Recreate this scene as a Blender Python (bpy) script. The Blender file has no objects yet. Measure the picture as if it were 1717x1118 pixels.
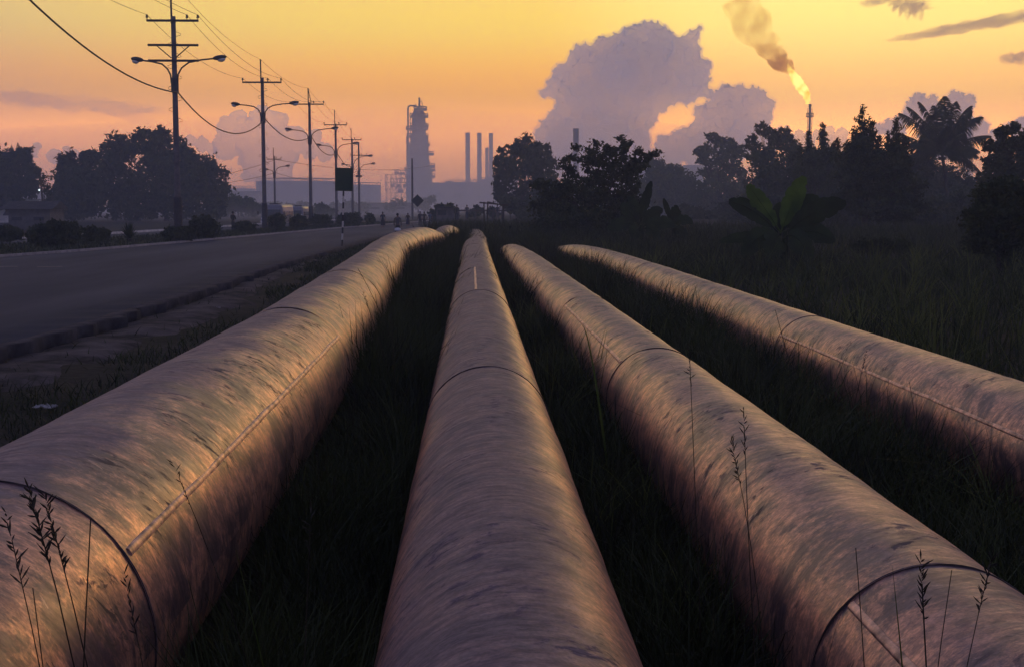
import bpy, bmesh, math, random
import numpy as np
from mathutils import Vector, Matrix, Euler
from mathutils import noise as mnoise

random.seed(11)
rng = np.random.default_rng(11)
SC = bpy.context.scene
COL = SC.collection
R = math.radians

# ------------------------------------------------------------------ camera
F = 2200.0
PX_W, PX_H = 1717, 1118
CAM_Z = 2.05
cam_d = bpy.data.cameras.new('camera')
cam = bpy.data.objects.new('camera', cam_d)
COL.objects.link(cam)
cam.location = (0, 0, CAM_Z)
cam.rotation_euler = (R(90 - 5.58), 0, R(-1.76))
cam_d.sensor_fit = 'HORIZONTAL'
cam_d.sensor_width = 36
cam_d.lens = F / PX_W * 36
cam_d.clip_end = 30000
cam_d.clip_start = 0.05
SC.camera = cam
ROT = cam.rotation_euler.to_matrix()


def ray(px, py):
    return ROT @ Vector(((px - PX_W / 2) / F, -(py - PX_H / 2) / F, -1.0))


def P(px, py, D):
    """world point seen at photo pixel (px,py) at forward distance D (world Y)"""
    d = ray(px, py)
    return Vector((0, 0, CAM_Z)) + d * (D / d.y)


def smooth(a, b, x):
    t = min(1.0, max(0.0, (x - a) / (b - a)))
    return t * t * (3 - 2 * t)


def ground_h(x, y):
    """height of the terrain sheet"""
    base = -0.20
    hump = smooth(40, 72, y) * 0.62 * smooth(-4.2, -2.2, x)
    return base + hump


def G(px, py, extra=0.0):
    """ground point under a photo pixel"""
    d = ray(px, py)
    z = extra
    p = None
    for _ in range(12):
        t = (z - CAM_Z) / d.z
        p = Vector((0, 0, CAM_Z)) + d * t
        z = ground_h(p.x, p.y) + extra
    return p


def flat(px, py, z=0.0):
    d = ray(px, py)
    return Vector((0, 0, CAM_Z)) + d * ((z - CAM_Z) / d.z)


# ------------------------------------------------------------------ tags
def tag(o, label=None, cat=None, group=None, kind=None):
    if label: o['label'] = label
    if cat: o['category'] = cat
    if group: o['group'] = group
    if kind: o['kind'] = kind
    return o


def thing(name, label, cat, loc=(0, 0, 0), group=None, rz=0):
    o = bpy.data.objects.new(name, None)
    COL.objects.link(o)
    o.location = loc
    o.rotation_euler = (0, 0, rz)
    o.empty_display_size = 0.2
    tag(o, label, cat, group)
    return o


# ------------------------------------------------------------------ materials
def newmat(name):
    m = bpy.data.materials.new(name)
    m.use_nodes = True
    nt = m.node_tree
    return m, nt, nt.nodes['Principled BSDF'], nt.nodes['Material Output']


def simple(name, c1, c2=None, rough=0.7, metal=0.0, scale=4.0, spec=0.3, bump=0.0, coords='Object', stretch=(1, 1, 1)):
    m, nt, b, out = newmat(name)
    b.inputs['Roughness'].default_value = rough
    b.inputs['Metallic'].default_value = metal
    b.inputs['Specular IOR Level'].default_value = spec
    if c2 is None:
        c2 = tuple(v * 0.6 for v in c1)
    tc = nt.nodes.new('ShaderNodeTexCoord')
    mp = nt.nodes.new('ShaderNodeMapping')
    mp.inputs['Scale'].default_value = stretch
    nz = nt.nodes.new('ShaderNodeTexNoise')
    nz.inputs['Scale'].default_value = scale
    nz.inputs['Detail'].default_value = 6
    nz.inputs['Roughness'].default_value = 0.65
    rp = nt.nodes.new('ShaderNodeValToRGB')
    rp.color_ramp.elements[0].position = 0.35
    rp.color_ramp.elements[1].position = 0.65
    rp.color_ramp.elements[0].color = (*c2, 1)
    rp.color_ramp.elements[1].color = (*c1, 1)
    L = nt.links.new
    L(tc.outputs[coords], mp.inputs['Vector'])
    L(mp.outputs[0], nz.inputs['Vector'])
    L(nz.outputs['Fac'], rp.inputs[0])
    L(rp.outputs[0], b.inputs['Base Color'])
    if bump:
        bp = nt.nodes.new('ShaderNodeBump')
        bp.inputs['Strength'].default_value = bump
        bp.inputs['Distance'].default_value = 0.02
        L(nz.outputs['Fac'], bp.inputs['Height'])
        L(bp.outputs[0], b.inputs['Normal'])
    return m


def leafmat(name, c1, c2, trans=0.25, scale=0.8, rough=0.6, spec=0.2):
    m, nt, b, out = newmat(name)
    b.inputs['Roughness'].default_value = rough
    b.inputs['Specular IOR Level'].default_value = spec
    tc = nt.nodes.new('ShaderNodeTexCoord')
    nz = nt.nodes.new('ShaderNodeTexNoise')
    nz.inputs['Scale'].default_value = scale
    nz.inputs['Detail'].default_value = 4
    rp = nt.nodes.new('ShaderNodeValToRGB')
    rp.color_ramp.elements[0].position = 0.35
    rp.color_ramp.elements[1].position = 0.65
    rp.color_ramp.elements[0].color = (*c1, 1)
    rp.color_ramp.elements[1].color = (*c2, 1)
    tr = nt.nodes.new('ShaderNodeBsdfTranslucent')
    mx = nt.nodes.new('ShaderNodeMixShader')
    mx.inputs[0].default_value = trans
    L = nt.links.new
    L(tc.outputs['Object'], nz.inputs['Vector'])
    L(nz.outputs['Fac'], rp.inputs[0])
    L(rp.outputs[0], b.inputs['Base Color'])
    L(rp.outputs[0], tr.inputs['Color'])
    L(b.outputs[0], mx.inputs[1])
    L(tr.outputs[0], mx.inputs[2])
    L(mx.outputs[0], out.inputs['Surface'])
    return m


def pipemat(name, dim_amount, toward, lo=.74, hi=.98):
    m, nt, b, out = newmat(name)
    N = nt.nodes.new
    L = nt.links.new
    uv = N('ShaderNodeUVMap'); uv.uv_map = 'pipe'
    sep = N('ShaderNodeSeparateXYZ'); L(uv.outputs[0], sep.inputs[0])

    def math_(op, a, bb=None):
        n = N('ShaderNodeMath'); n.operation = op
        for i, v in enumerate((a, bb)):
            if v is None: continue
            if isinstance(v, (int, float)): n.inputs[i].default_value = v
            else: L(v, n.inputs[i])
        return n.outputs[0]
    U, V = sep.outputs[0], sep.outputs[1]          # U: metres round, V: metres along
    oi = N('ShaderNodeObjectInfo')
    sd = math_('MULTIPLY', oi.outputs['Random'], 37.0)

    def noise(su, sv, slant, detail=6, rough=0.6, dist=0.0):
        v2 = math_('ADD', math_('MULTIPLY', V, sv), math_('MULTIPLY', U, sv * slant))
        c = N('ShaderNodeCombineXYZ')
        L(math_('MULTIPLY', U, su), c.inputs[0]); L(v2, c.inputs[1]); L(sd, c.inputs[2])
        n = N('ShaderNodeTexNoise'); n.inputs['Scale'].default_value = 1
        n.inputs['Detail'].default_value = detail; n.inputs['Roughness'].default_value = rough
        n.inputs['Distortion'].default_value = dist
        L(c.outputs[0], n.inputs['Vector'])
        return n.outputs['Fac']

    def ramp(fac, p0, p1, a=0.0, bv=1.0):
        r = N('ShaderNodeMapRange'); r.interpolation_type = 'SMOOTHSTEP'
        r.inputs[1].default_value = p0; r.inputs[2].default_value = p1
        r.inputs[3].default_value = a; r.inputs[4].default_value = bv
        L(fac, r.inputs[0]); return r.outputs[0]

    def mix(fac, c1, c2):
        x = N('ShaderNodeMix'); x.data_type = 'RGBA'
        if isinstance(fac, float): x.inputs[0].default_value = fac
        else: L(fac, x.inputs[0])
        for i, c in ((6, c1), (7, c2)):
            if isinstance(c, tuple): x.inputs[i].default_value = (*c, 1)
            else: L(c, x.inputs[i])
        return x.outputs[2]
    streak = noise(6.5, 21, 0.25, 7, 0.74, 0.4)
    fine = noise(11.0, 52, 0.3, 4, 0.65, 0.3)
    patch = noise(2.4, 2.6, 0.2, 9, 0.74, 0.4)
    grain = noise(60, 75, 0.0, 3, 0.6)
    blot = noise(8.0, 12.5, 0.5, 6, 0.70, 0.7)
    clus = noise(2.2, 1.6, 0.0, 4, 0.6, 0.4)
    scuff = noise(8.0, 26, -0.4, 5, 0.7, 0.5)
    mott = noise(15, 17, 0.0, 7, 0.72, 0.3)
    base = mix(ramp(streak, 0.30, 0.70), (0.36, 0.195, 0.155), (0.93, 0.465, 0.29))
    base = mix(ramp(mott, 0.40, 0.56, .62, 0), base, (0.13, 0.09, 0.10))
    base = mix(ramp(fine, 0.58, 0.74, 0, 0.45), base, (0.92, 0.60, 0.44))
    base = mix(ramp(patch, 0.46, 0.57, 0, 0.86), base, mix(ramp(streak, .35, .7), (0.055, 0.045, 0.064), (0.14, 0.104, 0.126)))
    bl = math_('MULTIPLY', ramp(blot, 0.53, 0.61), ramp(clus, 0.47, 0.60, 0, 0.88))
    base = mix(bl, base, (0.030, 0.024, 0.029))
    base = mix(ramp(scuff, 0.63, 0.69, 0, 0.65), base, (0.72, 0.50, 0.42))
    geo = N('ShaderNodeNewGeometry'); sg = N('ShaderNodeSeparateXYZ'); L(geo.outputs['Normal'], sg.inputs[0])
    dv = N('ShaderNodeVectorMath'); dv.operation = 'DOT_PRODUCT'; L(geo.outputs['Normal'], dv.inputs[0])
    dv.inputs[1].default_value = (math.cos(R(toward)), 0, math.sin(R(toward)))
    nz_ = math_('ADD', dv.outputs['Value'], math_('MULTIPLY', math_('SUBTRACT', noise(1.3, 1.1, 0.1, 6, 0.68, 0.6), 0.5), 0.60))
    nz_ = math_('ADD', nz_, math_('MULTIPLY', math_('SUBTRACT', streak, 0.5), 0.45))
    painted_dim = ramp(nz_, lo, hi, 0, dim_amount)       # dimmer sky reflection painted into the colour along one side of the top
    base = mix(painted_dim, base, mix(ramp(streak, 0.3, 0.7), (0.080, 0.064, 0.086), (0.20, 0.150, 0.178)))
    base = mix(ramp(grain, .38, .60, .34, 0), base, (0.05, 0.04, 0.045))
    L(base, b.inputs['Base Color'])
    L(math_('SUBTRACT', 0.55, math_('MULTIPLY', painted_dim, 0.5)), b.inputs['Metallic'])
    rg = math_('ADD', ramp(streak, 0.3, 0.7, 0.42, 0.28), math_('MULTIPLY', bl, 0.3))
    rg = math_('ADD', rg, math_('MULTIPLY', painted_dim, 0.22))
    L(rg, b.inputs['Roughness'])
    L(math_('SUBTRACT', 0.45, math_('MULTIPLY', painted_dim, 0.34)), b.inputs['Specular IOR Level'])
    hsum = math_('ADD', math_('MULTIPLY', streak, 0.4), math_('MULTIPLY', mott, 0.5))
    bp = N('ShaderNodeBump'); bp.inputs['Strength'].default_value = 0.12; bp.inputs['Distance'].default_value = 0.006
    L(hsum, bp.inputs['Height']); L(bp.outputs[0], b.inputs['Normal'])
    return m


def banded(name, c1, c2, period, offset=0.0, rough=0.6):
    m, nt, b, out = newmat(name)
    N = nt.nodes.new; L = nt.links.new
    tc = N('ShaderNodeTexCoord'); s = N('ShaderNodeSeparateXYZ'); L(tc.outputs['Object'], s.inputs[0])
    a = N('ShaderNodeMath'); a.operation = 'ADD'; a.inputs[1].default_value = offset; L(s.outputs[2], a.inputs[0])
    w = N('ShaderNodeMath'); w.operation = 'FLOORED_MODULO'; w.inputs[1].default_value = period; L(a.outputs[0], w.inputs[0])
    g = N('ShaderNodeMath'); g.operation = 'GREATER_THAN'; g.inputs[1].default_value = period / 2; L(w.outputs[0], g.inputs[0])
    x = N('ShaderNodeMix'); x.data_type = 'RGBA'; L(g.outputs[0], x.inputs[0])
    x.inputs[6].default_value = (*c1, 1); x.inputs[7].default_value = (*c2, 1)
    L(x.outputs[2], b.inputs['Base Color']); b.inputs['Roughness'].default_value = rough
    return m


def emitmat(name, c, s):
    m, nt, b, out = newmat(name)
    e = nt.nodes.new('ShaderNodeEmission')
    e.inputs[0].default_value = (*c, 1); e.inputs[1].default_value = s
    nt.links.new(e.outputs[0], out.inputs['Surface'])
    return m


M = {}
M['pipe'] = pipemat('painted_dim_cladding', 0.88, 110, .66, .95)  # dim reflection painted on the left of the top
M['pipe_wide_dim'] = pipemat('wide_painted_dim_cladding', 0.86, 100, .48, .92)  # same painted dim band, spread wider over the top
M['pipe_faint_dim'] = pipemat('faint_painted_dim_cladding', 0.5, 84)  # same painted dim band, weaker and near the crown
M['seal'] = simple('joint_sealant', (0.11, 0.085, 0.085), (0.03, 0.025, 0.027), rough=0.8, scale=9)
M['strip'] = simple('seam_strip_metal', (0.95, 0.58, 0.40), (0.20, 0.13, 0.11), rough=0.42, metal=0.65, scale=11)
M['bark'] = simple('bark', (0.045, 0.035, 0.028), (0.02, 0.016, 0.013), rough=0.9, scale=6, bump=0.4)
M['leaf_dark'] = leafmat('leaf_dark', (0.018, 0.028, 0.010), (0.045, 0.060, 0.020))
M['leaf_mid'] = leafmat('leaf_mid', (0.025, 0.038, 0.012), (0.060, 0.085, 0.028))
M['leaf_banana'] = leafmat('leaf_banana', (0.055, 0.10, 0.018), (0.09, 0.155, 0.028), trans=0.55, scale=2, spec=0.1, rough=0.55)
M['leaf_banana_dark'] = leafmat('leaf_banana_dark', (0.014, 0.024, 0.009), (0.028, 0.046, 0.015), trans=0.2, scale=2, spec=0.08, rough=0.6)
M['grass'] = leafmat('grass_blades', (0.012, 0.018, 0.007), (0.048, 0.062, 0.018), trans=0.22, scale=1.3)
M['reed'] = leafmat('reed_blades', (0.030, 0.045, 0.014), (0.13, 0.15, 0.045), trans=0.45, scale=.9)
M['grass_dry'] = leafmat('dry_grass', (0.035, 0.03, 0.015), (0.09, 0.07, 0.035), trans=0.2, scale=3)
M['stalk'] = leafmat('dry_stalk', (0.014, 0.012, 0.009), (0.045, 0.038, 0.022), trans=0.1, scale=3)
M['stalk_green'] = leafmat('green_blade', (0.05, 0.08, 0.015), (0.08, 0.11, 0.02), trans=0.4, scale=3)
M['concrete_pole'] = simple('pole_concrete', (0.16, 0.14, 0.14), (0.08, 0.07, 0.075), rough=0.85, scale=3)
M['dark_steel'] = simple('dark_steel', (0.06, 0.055, 0.06), (0.03, 0.028, 0.03), rough=0.6, metal=0.3)
M['ceramic'] = simple('insulator_ceramic', (0.05, 0.03, 0.025), rough=0.3)
M['lamp_bowl'] = simple('lamp_glass', (0.75, 0.7, 0.65), (0.6, 0.56, 0.52), rough=0.15, spec=0.6)
M['wire'] = simple('wire_rubber', (0.03, 0.027, 0.028), rough=0.7)
M['steel'] = simple('refinery_steel', (0.11, 0.095, 0.095), (0.06, 0.05, 0.052), rough=0.6, metal=0.2, scale=0.15)
M['tank'] = simple('tank_paint', (0.35, 0.32, 0.32), (0.24, 0.21, 0.21), rough=0.7, scale=0.08)
M['chimney'] = simple('chimney_steel', (0.20, 0.17, 0.17), (0.13, 0.11, 0.115), rough=0.7, scale=0.1)
M['shed'] = simple('shed_boards', (0.12, 0.11, 0.11), (0.06, 0.055, 0.06), rough=0.8, scale=2)
M['roof_tin'] = simple('tin_roof', (0.06, 0.055, 0.055), (0.03, 0.028, 0.028), rough=0.8, metal=0.0, scale=2, spec=.1)
M['wood'] = simple('weathered_wood', (0.09, 0.075, 0.065), (0.045, 0.037, 0.033), rough=0.9, scale=8, stretch=(1, 1, 0.15))
M['sign_green'] = simple('sign_dark_green', (0.012, 0.04, 0.015), (0.008, 0.028, 0.010), rough=0.45, scale=5)
M['sign_back'] = simple('sign_dark_back', (0.022, 0.024, 0.022), (0.014, 0.015, 0.015), rough=0.5, scale=5)
M['post_bands'] = banded('black_white_bands', (0.5, 0.48, 0.46), (0.02, 0.02, 0.02), 0.62, 0.1)
M['bollard_bands'] = banded('bollard_bands', (0.55, 0.55, 0.58), (0.015, 0.015, 0.018), 0.64, 0.0)
M['bus_paint'] = simple('bus_paint', (0.20, 0.19, 0.21), (0.15, 0.14, 0.16), rough=0.3, spec=0.4, scale=1)
M['bus_dark'] = simple('bus_trim', (0.03, 0.03, 0.035), rough=0.5)
M['bus_cream'] = simple('bus_cream_paint', (0.55, 0.48, 0.40), (0.45, 0.39, 0.33), rough=0.18, spec=0.7, scale=1)
M['glass'] = simple('dark_glass', (0.03, 0.032, 0.04), (0.022, 0.024, 0.03), rough=0.1, spec=0.6)
M['chrome'] = simple('chrome', (0.7, 0.7, 0.72), (0.6, 0.6, 0.6), rough=0.15, metal=1)
M['headlamp'] = simple('headlamp_glass', (0.85, 0.85, 0.9), (0.7, 0.7, 0.75), rough=0.12, spec=0.8)
M['rubber'] = simple('tyre_rubber', (0.02, 0.02, 0.02), rough=0.8)
M['skin'] = simple('skin', (0.16, 0.09, 0.06), (0.13, 0.07, 0.05), rough=0.6)
M['hair'] = simple('hair', (0.01, 0.009, 0.009), rough=0.6)
for k, c in {'cloth_black': (0.02, 0.02, 0.024), 'cloth_navy': (0.03, 0.035, 0.06), 'cloth_brown': (0.06, 0.045, 0.04),
             'cloth_pale': (0.32, 0.30, 0.34), 'cloth_blue': (0.10, 0.13, 0.20), 'cloth_grey': (0.11, 0.10, 0.11)}.items():
    M[k] = simple(k, c, rough=0.85)
M['kerb'] = simple('kerb_concrete', (0.30, 0.27, 0.26), (0.16, 0.14, 0.14), rough=0.85, scale=3)
M['kerb_dark'] = simple('kerb_dirty', (0.13, 0.115, 0.11), (0.07, 0.06, 0.06), rough=0.9, scale=3)
M['kerb_edge'] = simple('worn_edge_concrete', (0.062, 0.057, 0.064), (0.020, 0.019, 0.023), rough=.9, scale=2.6, spec=.1, bump=.7)
M['kerb_white'] = simple('kerb_whitewash', (0.62, 0.58, 0.55), (0.30, 0.28, 0.27), rough=0.8, scale=1.2)
M['litter'] = simple('white_litter', (0.34, 0.32, 0.31), (0.2, 0.19, 0.18), rough=0.7, scale=20)
M['paint_line'] = simple('road_paint', (0.20, 0.19, 0.185), (0.06, 0.06, 0.065), rough=0.8, scale=6)


# ------------------------------------------------------------------ mesh builder
class MB:
    def __init__(s):
        s.v, s.f = [], []

    def add(s, vs, fs):
        o = len(s.v)
        s.v += [tuple(v) for v in vs]
        s.f += [tuple(i + o for i in f) for f in fs]
        return s

    def box(s, c, size, rot=None):
        hx, hy, hz = (d / 2 for d in size)
        vs = [Vector((sx * hx, sy * hy, sz * hz)) for sz in (-1, 1) for sy in (-1, 1) for sx in (-1, 1)]
        if rot is not None: vs = [rot @ v for v in vs]
        return s.add([v + Vector(c) for v in vs],
                     [(0, 2, 3, 1), (4, 5, 7, 6), (0, 1, 5, 4), (2, 6, 7, 3), (0, 4, 6, 2), (1, 3, 7, 5)])

    def tube(s, path, rad, n=8, caps=True):
        path = [Vector(p) for p in path]
        m = len(path)
        if not hasattr(rad, '__len__'): rad = [rad] * m
        rings = []
        up = Vector((0, 0, 1))
        prev = None
        for i, p in enumerate(path):
            t = (path[min(i + 1, m - 1)] - path[max(i - 1, 0)])
            t = t.normalized() if t.length > 1e-9 else up
            if prev is None:
                a = up if abs(t.z) < 0.95 else Vector((1, 0, 0))
                u = t.cross(a).normalized()
            else:
                u = (prev - t * prev.dot(t))
                u = u.normalized() if u.length > 1e-6 else t.cross(Vector((1, 0, 0))).normalized()
            prev = u
            w = t.cross(u)
            rings.append([p + (u * math.cos(2 * math.pi * k / n) + w * math.sin(2 * math.pi * k / n)) * rad[i] for k in range(n)])
        vs = [v for r in rings for v in r]
        fs = [(i * n + k, i * n + (k + 1) % n, (i + 1) * n + (k + 1) % n, (i + 1) * n + k)
              for i in range(m - 1) for k in range(n)]
        if caps:
            fs.append(tuple(range(n - 1, -1, -1)))
            fs.append(tuple((m - 1) * n + k for k in range(n)))
        return s.add(vs, fs)

    def lathe(s, c, prof, n=24):
        c = Vector(c)
        vs = [c + Vector((r * math.cos(2 * math.pi * k / n), r * math.sin(2 * math.pi * k / n), z)) for r, z in prof for k in range(n)]
        m = len(prof)
        fs = [(i * n + k, i * n + (k + 1) % n, (i + 1) * n + (k + 1) % n, (i + 1) * n + k) for i in range(m - 1) for k in range(n)]
        fs += [tuple(range(n - 1, -1, -1)), tuple((m - 1) * n + k for k in range(n))]
        return s.add(vs, fs)

    def ell(s, c, r, n=12, m=8, rot=None):
        c = Vector(c)
        vs, fs = [], []
        for i in range(1, m):
            ph = math.pi * i / m
            for k in range(n):
                th = 2 * math.pi * k / n
                v = Vector((r[0] * math.sin(ph) * math.cos(th), r[1] * math.sin(ph) * math.sin(th), r[2] * math.cos(ph)))
                if rot is not None: v = rot @ v
                vs.append(c + v)
        top, bot = Vector((0, 0, r[2])), Vector((0, 0, -r[2]))
        if rot is not None: top, bot = rot @ top, rot @ bot
        vs += [c + top, c + bot]
        T, B = len(vs) - 2, len(vs) - 1
        for i in range(m - 2):
            for k in range(n):
                fs.append((i * n + k, (i + 1) * n + k, (i + 1) * n + (k + 1) % n, i * n + (k + 1) % n))
        for k in range(n):
            fs.append((T, k, (k + 1) % n))
            fs.append((B, (m - 2) * n + (k + 1) % n, (m - 2) * n + k))
        return s.add(vs, fs)

    def build(s, name, mat, parent=None, smooth_=False, org=None):
        me = bpy.data.meshes.new(name)
        vs = s.v
        if org is not None:
            vs = [(v[0] - org[0], v[1] - org[1], v[2] - org[2]) for v in vs]
        me.from_pydata(vs, [], s.f)
        me.materials.append(mat)
        if smooth_:
            me.polygons.foreach_set('use_smooth', [True] * len(me.polygons))
            try: me.set_sharp_from_angle(angle=R(40))
            except Exception: pass
        me.update()
        o = bpy.data.objects.new(name, me)
        COL.objects.link(o)
        if org is not None: o.location = org
        if parent is not None:
            o.parent = parent
        return o


def relto(parent_loc, pts):
    pl = Vector(parent_loc)
    return [Vector(p) - pl for p in pts]


def np_mesh(name, verts, faces, mat, parent=None, smooth_=False):
    """verts (N,3), faces list of arrays (k,n) of equal width"""
    me = bpy.data.meshes.new(name)
    verts = np.asarray(verts, np.float32)
    me.vertices.add(len(verts))
    me.vertices.foreach_set('co', verts.ravel())
    tot = np.concatenate([np.full(len(f), f.shape[1], np.int32) for f in faces])
    idx = np.concatenate([f.ravel() for f in faces]).astype(np.int32)
    me.loops.add(len(idx))
    me.loops.foreach_set('vertex_index', idx)
    me.polygons.add(len(tot))
    st = np.concatenate([[0], np.cumsum(tot)[:-1]]).astype(np.int32)
    me.polygons.foreach_set('loop_start', st)
    me.polygons.foreach_set('loop_total', tot)
    if smooth_:
        me.polygons.foreach_set('use_smooth', np.ones(len(tot), bool))
    me.materials.append(mat)
    me.update(calc_edges=True)
    o = bpy.data.objects.new(name, me)
    COL.objects.link(o)
    if parent is not None: o.parent = parent
    return o


def leaves(name, pts, size, mat, parent=None, aspect=0.5, droop=0.0):
    n = len(pts)
    u = rng.normal(size=(n, 3)); u[:, 2] -= droop
    u /= np.linalg.norm(u, axis=1, keepdims=True)
    w = rng.normal(size=(n, 3)); w -= (w * u).sum(1, keepdims=True) * u
    w /= np.linalg.norm(w, axis=1, keepdims=True)
    s = np.asarray(size).reshape(-1, 1) * np.ones((n, 1))
    a = pts - u * s; c = pts + u * s
    b = pts + w * s * aspect - u * s * 0.15; d = pts - w * s * aspect - u * s * 0.15
    V = np.stack([a, b, c, d], 1).reshape(-1, 3)
    Fc = np.arange(4 * n).reshape(n, 4)
    return np_mesh(name, V, [Fc], mat, parent)


def clump_points(c, r, n, twigs=26, sig=0.16, fill=0.35, seed=0):
    """leaf positions in a lumpy ellipsoid"""
    g = np.random.default_rng(seed)
    c = np.array(c); r = np.array(r)
    td = g.normal(size=(twigs, 3)); td /= np.linalg.norm(td, axis=1, keepdims=True)
    tr = g.uniform(0.62, 1.02, size=(twigs, 1))
    tw = td * tr
    nf = int(n * fill); nt_ = n - nf
    k = g.integers(0, twigs, nt_)
    pt = tw[k] + g.normal(size=(nt_, 3)) * sig * g.uniform(0.6, 1.3, size=(twigs, 1))[k]
    d = g.normal(size=(nf, 3)); d /= np.linalg.norm(d, axis=1, keepdims=True)
    pf = d * (g.uniform(0, 1, size=(nf, 1)) ** (1 / 2.4)) * 0.86
    return np.concatenate([pt, pf]) * r + c


def tree(name, label, cat, D, base, clumps, n=9000, leaf=0.22, mat='leaf_dark', trunk_r=0.22, group=None,
         aspect=0.5, fill=0.35, sig=0.16, twigs=26, seed=1, droop=0.0, depth=0.8, limbs=True, spires=(), sprays=()):
    """crown clumps are (px,py,rx,ry) in photo pixels at distance D; everything becomes metres there"""
    k = D / F
    b = P(base, 400, D); b.z = ground_h(b.x, D) - 0.05
    root = thing(name, label, cat, b, group)
    g = np.random.default_rng(seed)
    area = sum(rx * ry for _, _, rx, ry in clumps)
    pts, cen = [], []
    for i, (cx, cy, rx, ry) in enumerate(clumps):
        dd = g.uniform(-0.5, 0.5) * rx * k * depth if i else 0
        c = P(cx, cy, D + dd) - b
        cen.append(c)
        pts.append(clump_points(c, (rx * k, rx * k * depth, ry * k), max(60, int(n * rx * ry / area)),
                                twigs=twigs, sig=sig, fill=fill, seed=seed * 100 + i))
    stems = []
    for (sx, y0, y1, hw) in spires:                     # pointed leaders with whorls of side branches
        t_, b_ = P(sx, y0, D) - b, P(sx, y1, D) - b
        H_ = t_.z - b_.z
        stems.append([b_, t_])
        nb = int(16 + H_ * 16)
        for _ in range(nb):
            f = g.uniform(0, 1) ** .85
            L_ = hw * k * (f * .95 + .06) * g.uniform(.55, 1.2)
            a_ = g.uniform(0, 2 * np.pi)
            o_ = t_ + (b_ - t_) * f
            m_ = int(6 + L_ * 16)
            q = g.uniform(.1, 1, m_)[:, None]
            d_ = np.array([np.cos(a_), np.sin(a_), .25 + .35 * (1 - f)])
            pts.append(np.array(o_[:]) + d_ * q * L_ + g.normal(size=(m_, 3)) * .09)
    for (x0, y0, x1, y1) in sprays:                     # thin twigs carrying leaf bunches
        p0, p1 = P(x0, y0, D) - b, P(x1, y1, D) - b
        p1.y += g.uniform(-.6, .6)
        bend = Vector((g.uniform(-.25, .25), 0, (p1 - p0).length * .14))
        line = [p0.lerp(p1, q / 8) + bend * (4 * (q / 8) * (1 - q / 8)) for q in range(9)]
        stems.append(line)
        for q in range(11):
            c_ = line[min(8, 2 + int(g.uniform(0, 7)))] + Vector(g.normal(size=3)) * .05
            pts.append(np.array(c_[:]) + g.normal(size=(12, 3)) * np.array([.12, .12, .07]))
        pts.append(np.array(p1[:]) + g.normal(size=(22, 3)) * np.array([.13, .13, .08]))
    pts = np.concatenate(pts)
    pts = pts[pts[:, 2] > 0.02]
    leaves('crown', pts, g.uniform(0.6, 1.35, len(pts)) * leaf, M[mat], root, aspect, droop)
    tm = MB()
    for ln in stems: tm.tube(ln, [.035 - .025 * i / (len(ln) - 1) for i in range(len(ln))], 5)
    mid = sum(cen, Vector()) / len(cen)
    low = min(c.z for c in cen)
    fork = Vector((mid.x * 0.5, mid.y * 0.5, max(0.4, min(low * 0.75, mid.z * 0.6))))
    tm.tube([(0, 0, 0), (0.03, 0, fork.z * 0.3), fork * 0.7 + Vector((trunk_r * .3, 0, 0)), fork], [trunk_r * 1.35, trunk_r, trunk_r * .85, trunk_r * .75], 9)
    if limbs:
        for c in cen:
            mdl = (fork + c) * 0.5 + Vector((g.uniform(-.2, .2), g.uniform(-.2, .2), (c - fork).length * 0.06))
            tm.tube([fork, mdl, c], [trunk_r * .55, trunk_r * .34, trunk_r * .1], 6)
            for _ in range(3):
                e = c + Vector(g.normal(size=3)) * 0.3 * (clumps[0][2] * k)
                tm.tube([mdl, (mdl + e) * .5 + Vector((0, 0, .1)), e], [trunk_r * .25, trunk_r * .15, trunk_r * .05], 5)
    tm.build('trunk', M['bark'], root, True)
    return root


# ================================================================== SKY
W = bpy.data.worlds.new('World')
SC.world = W
W.use_nodes = True
SUN_AZ, SUN_EL = R(17.5), R(9.0)      # azimuth measured from +Y towards +X
SDIR = Vector((math.sin(SUN_AZ) * math.cos(SUN_EL), math.cos(SUN_AZ) * math.cos(SUN_EL), math.sin(SUN_EL)))


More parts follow.
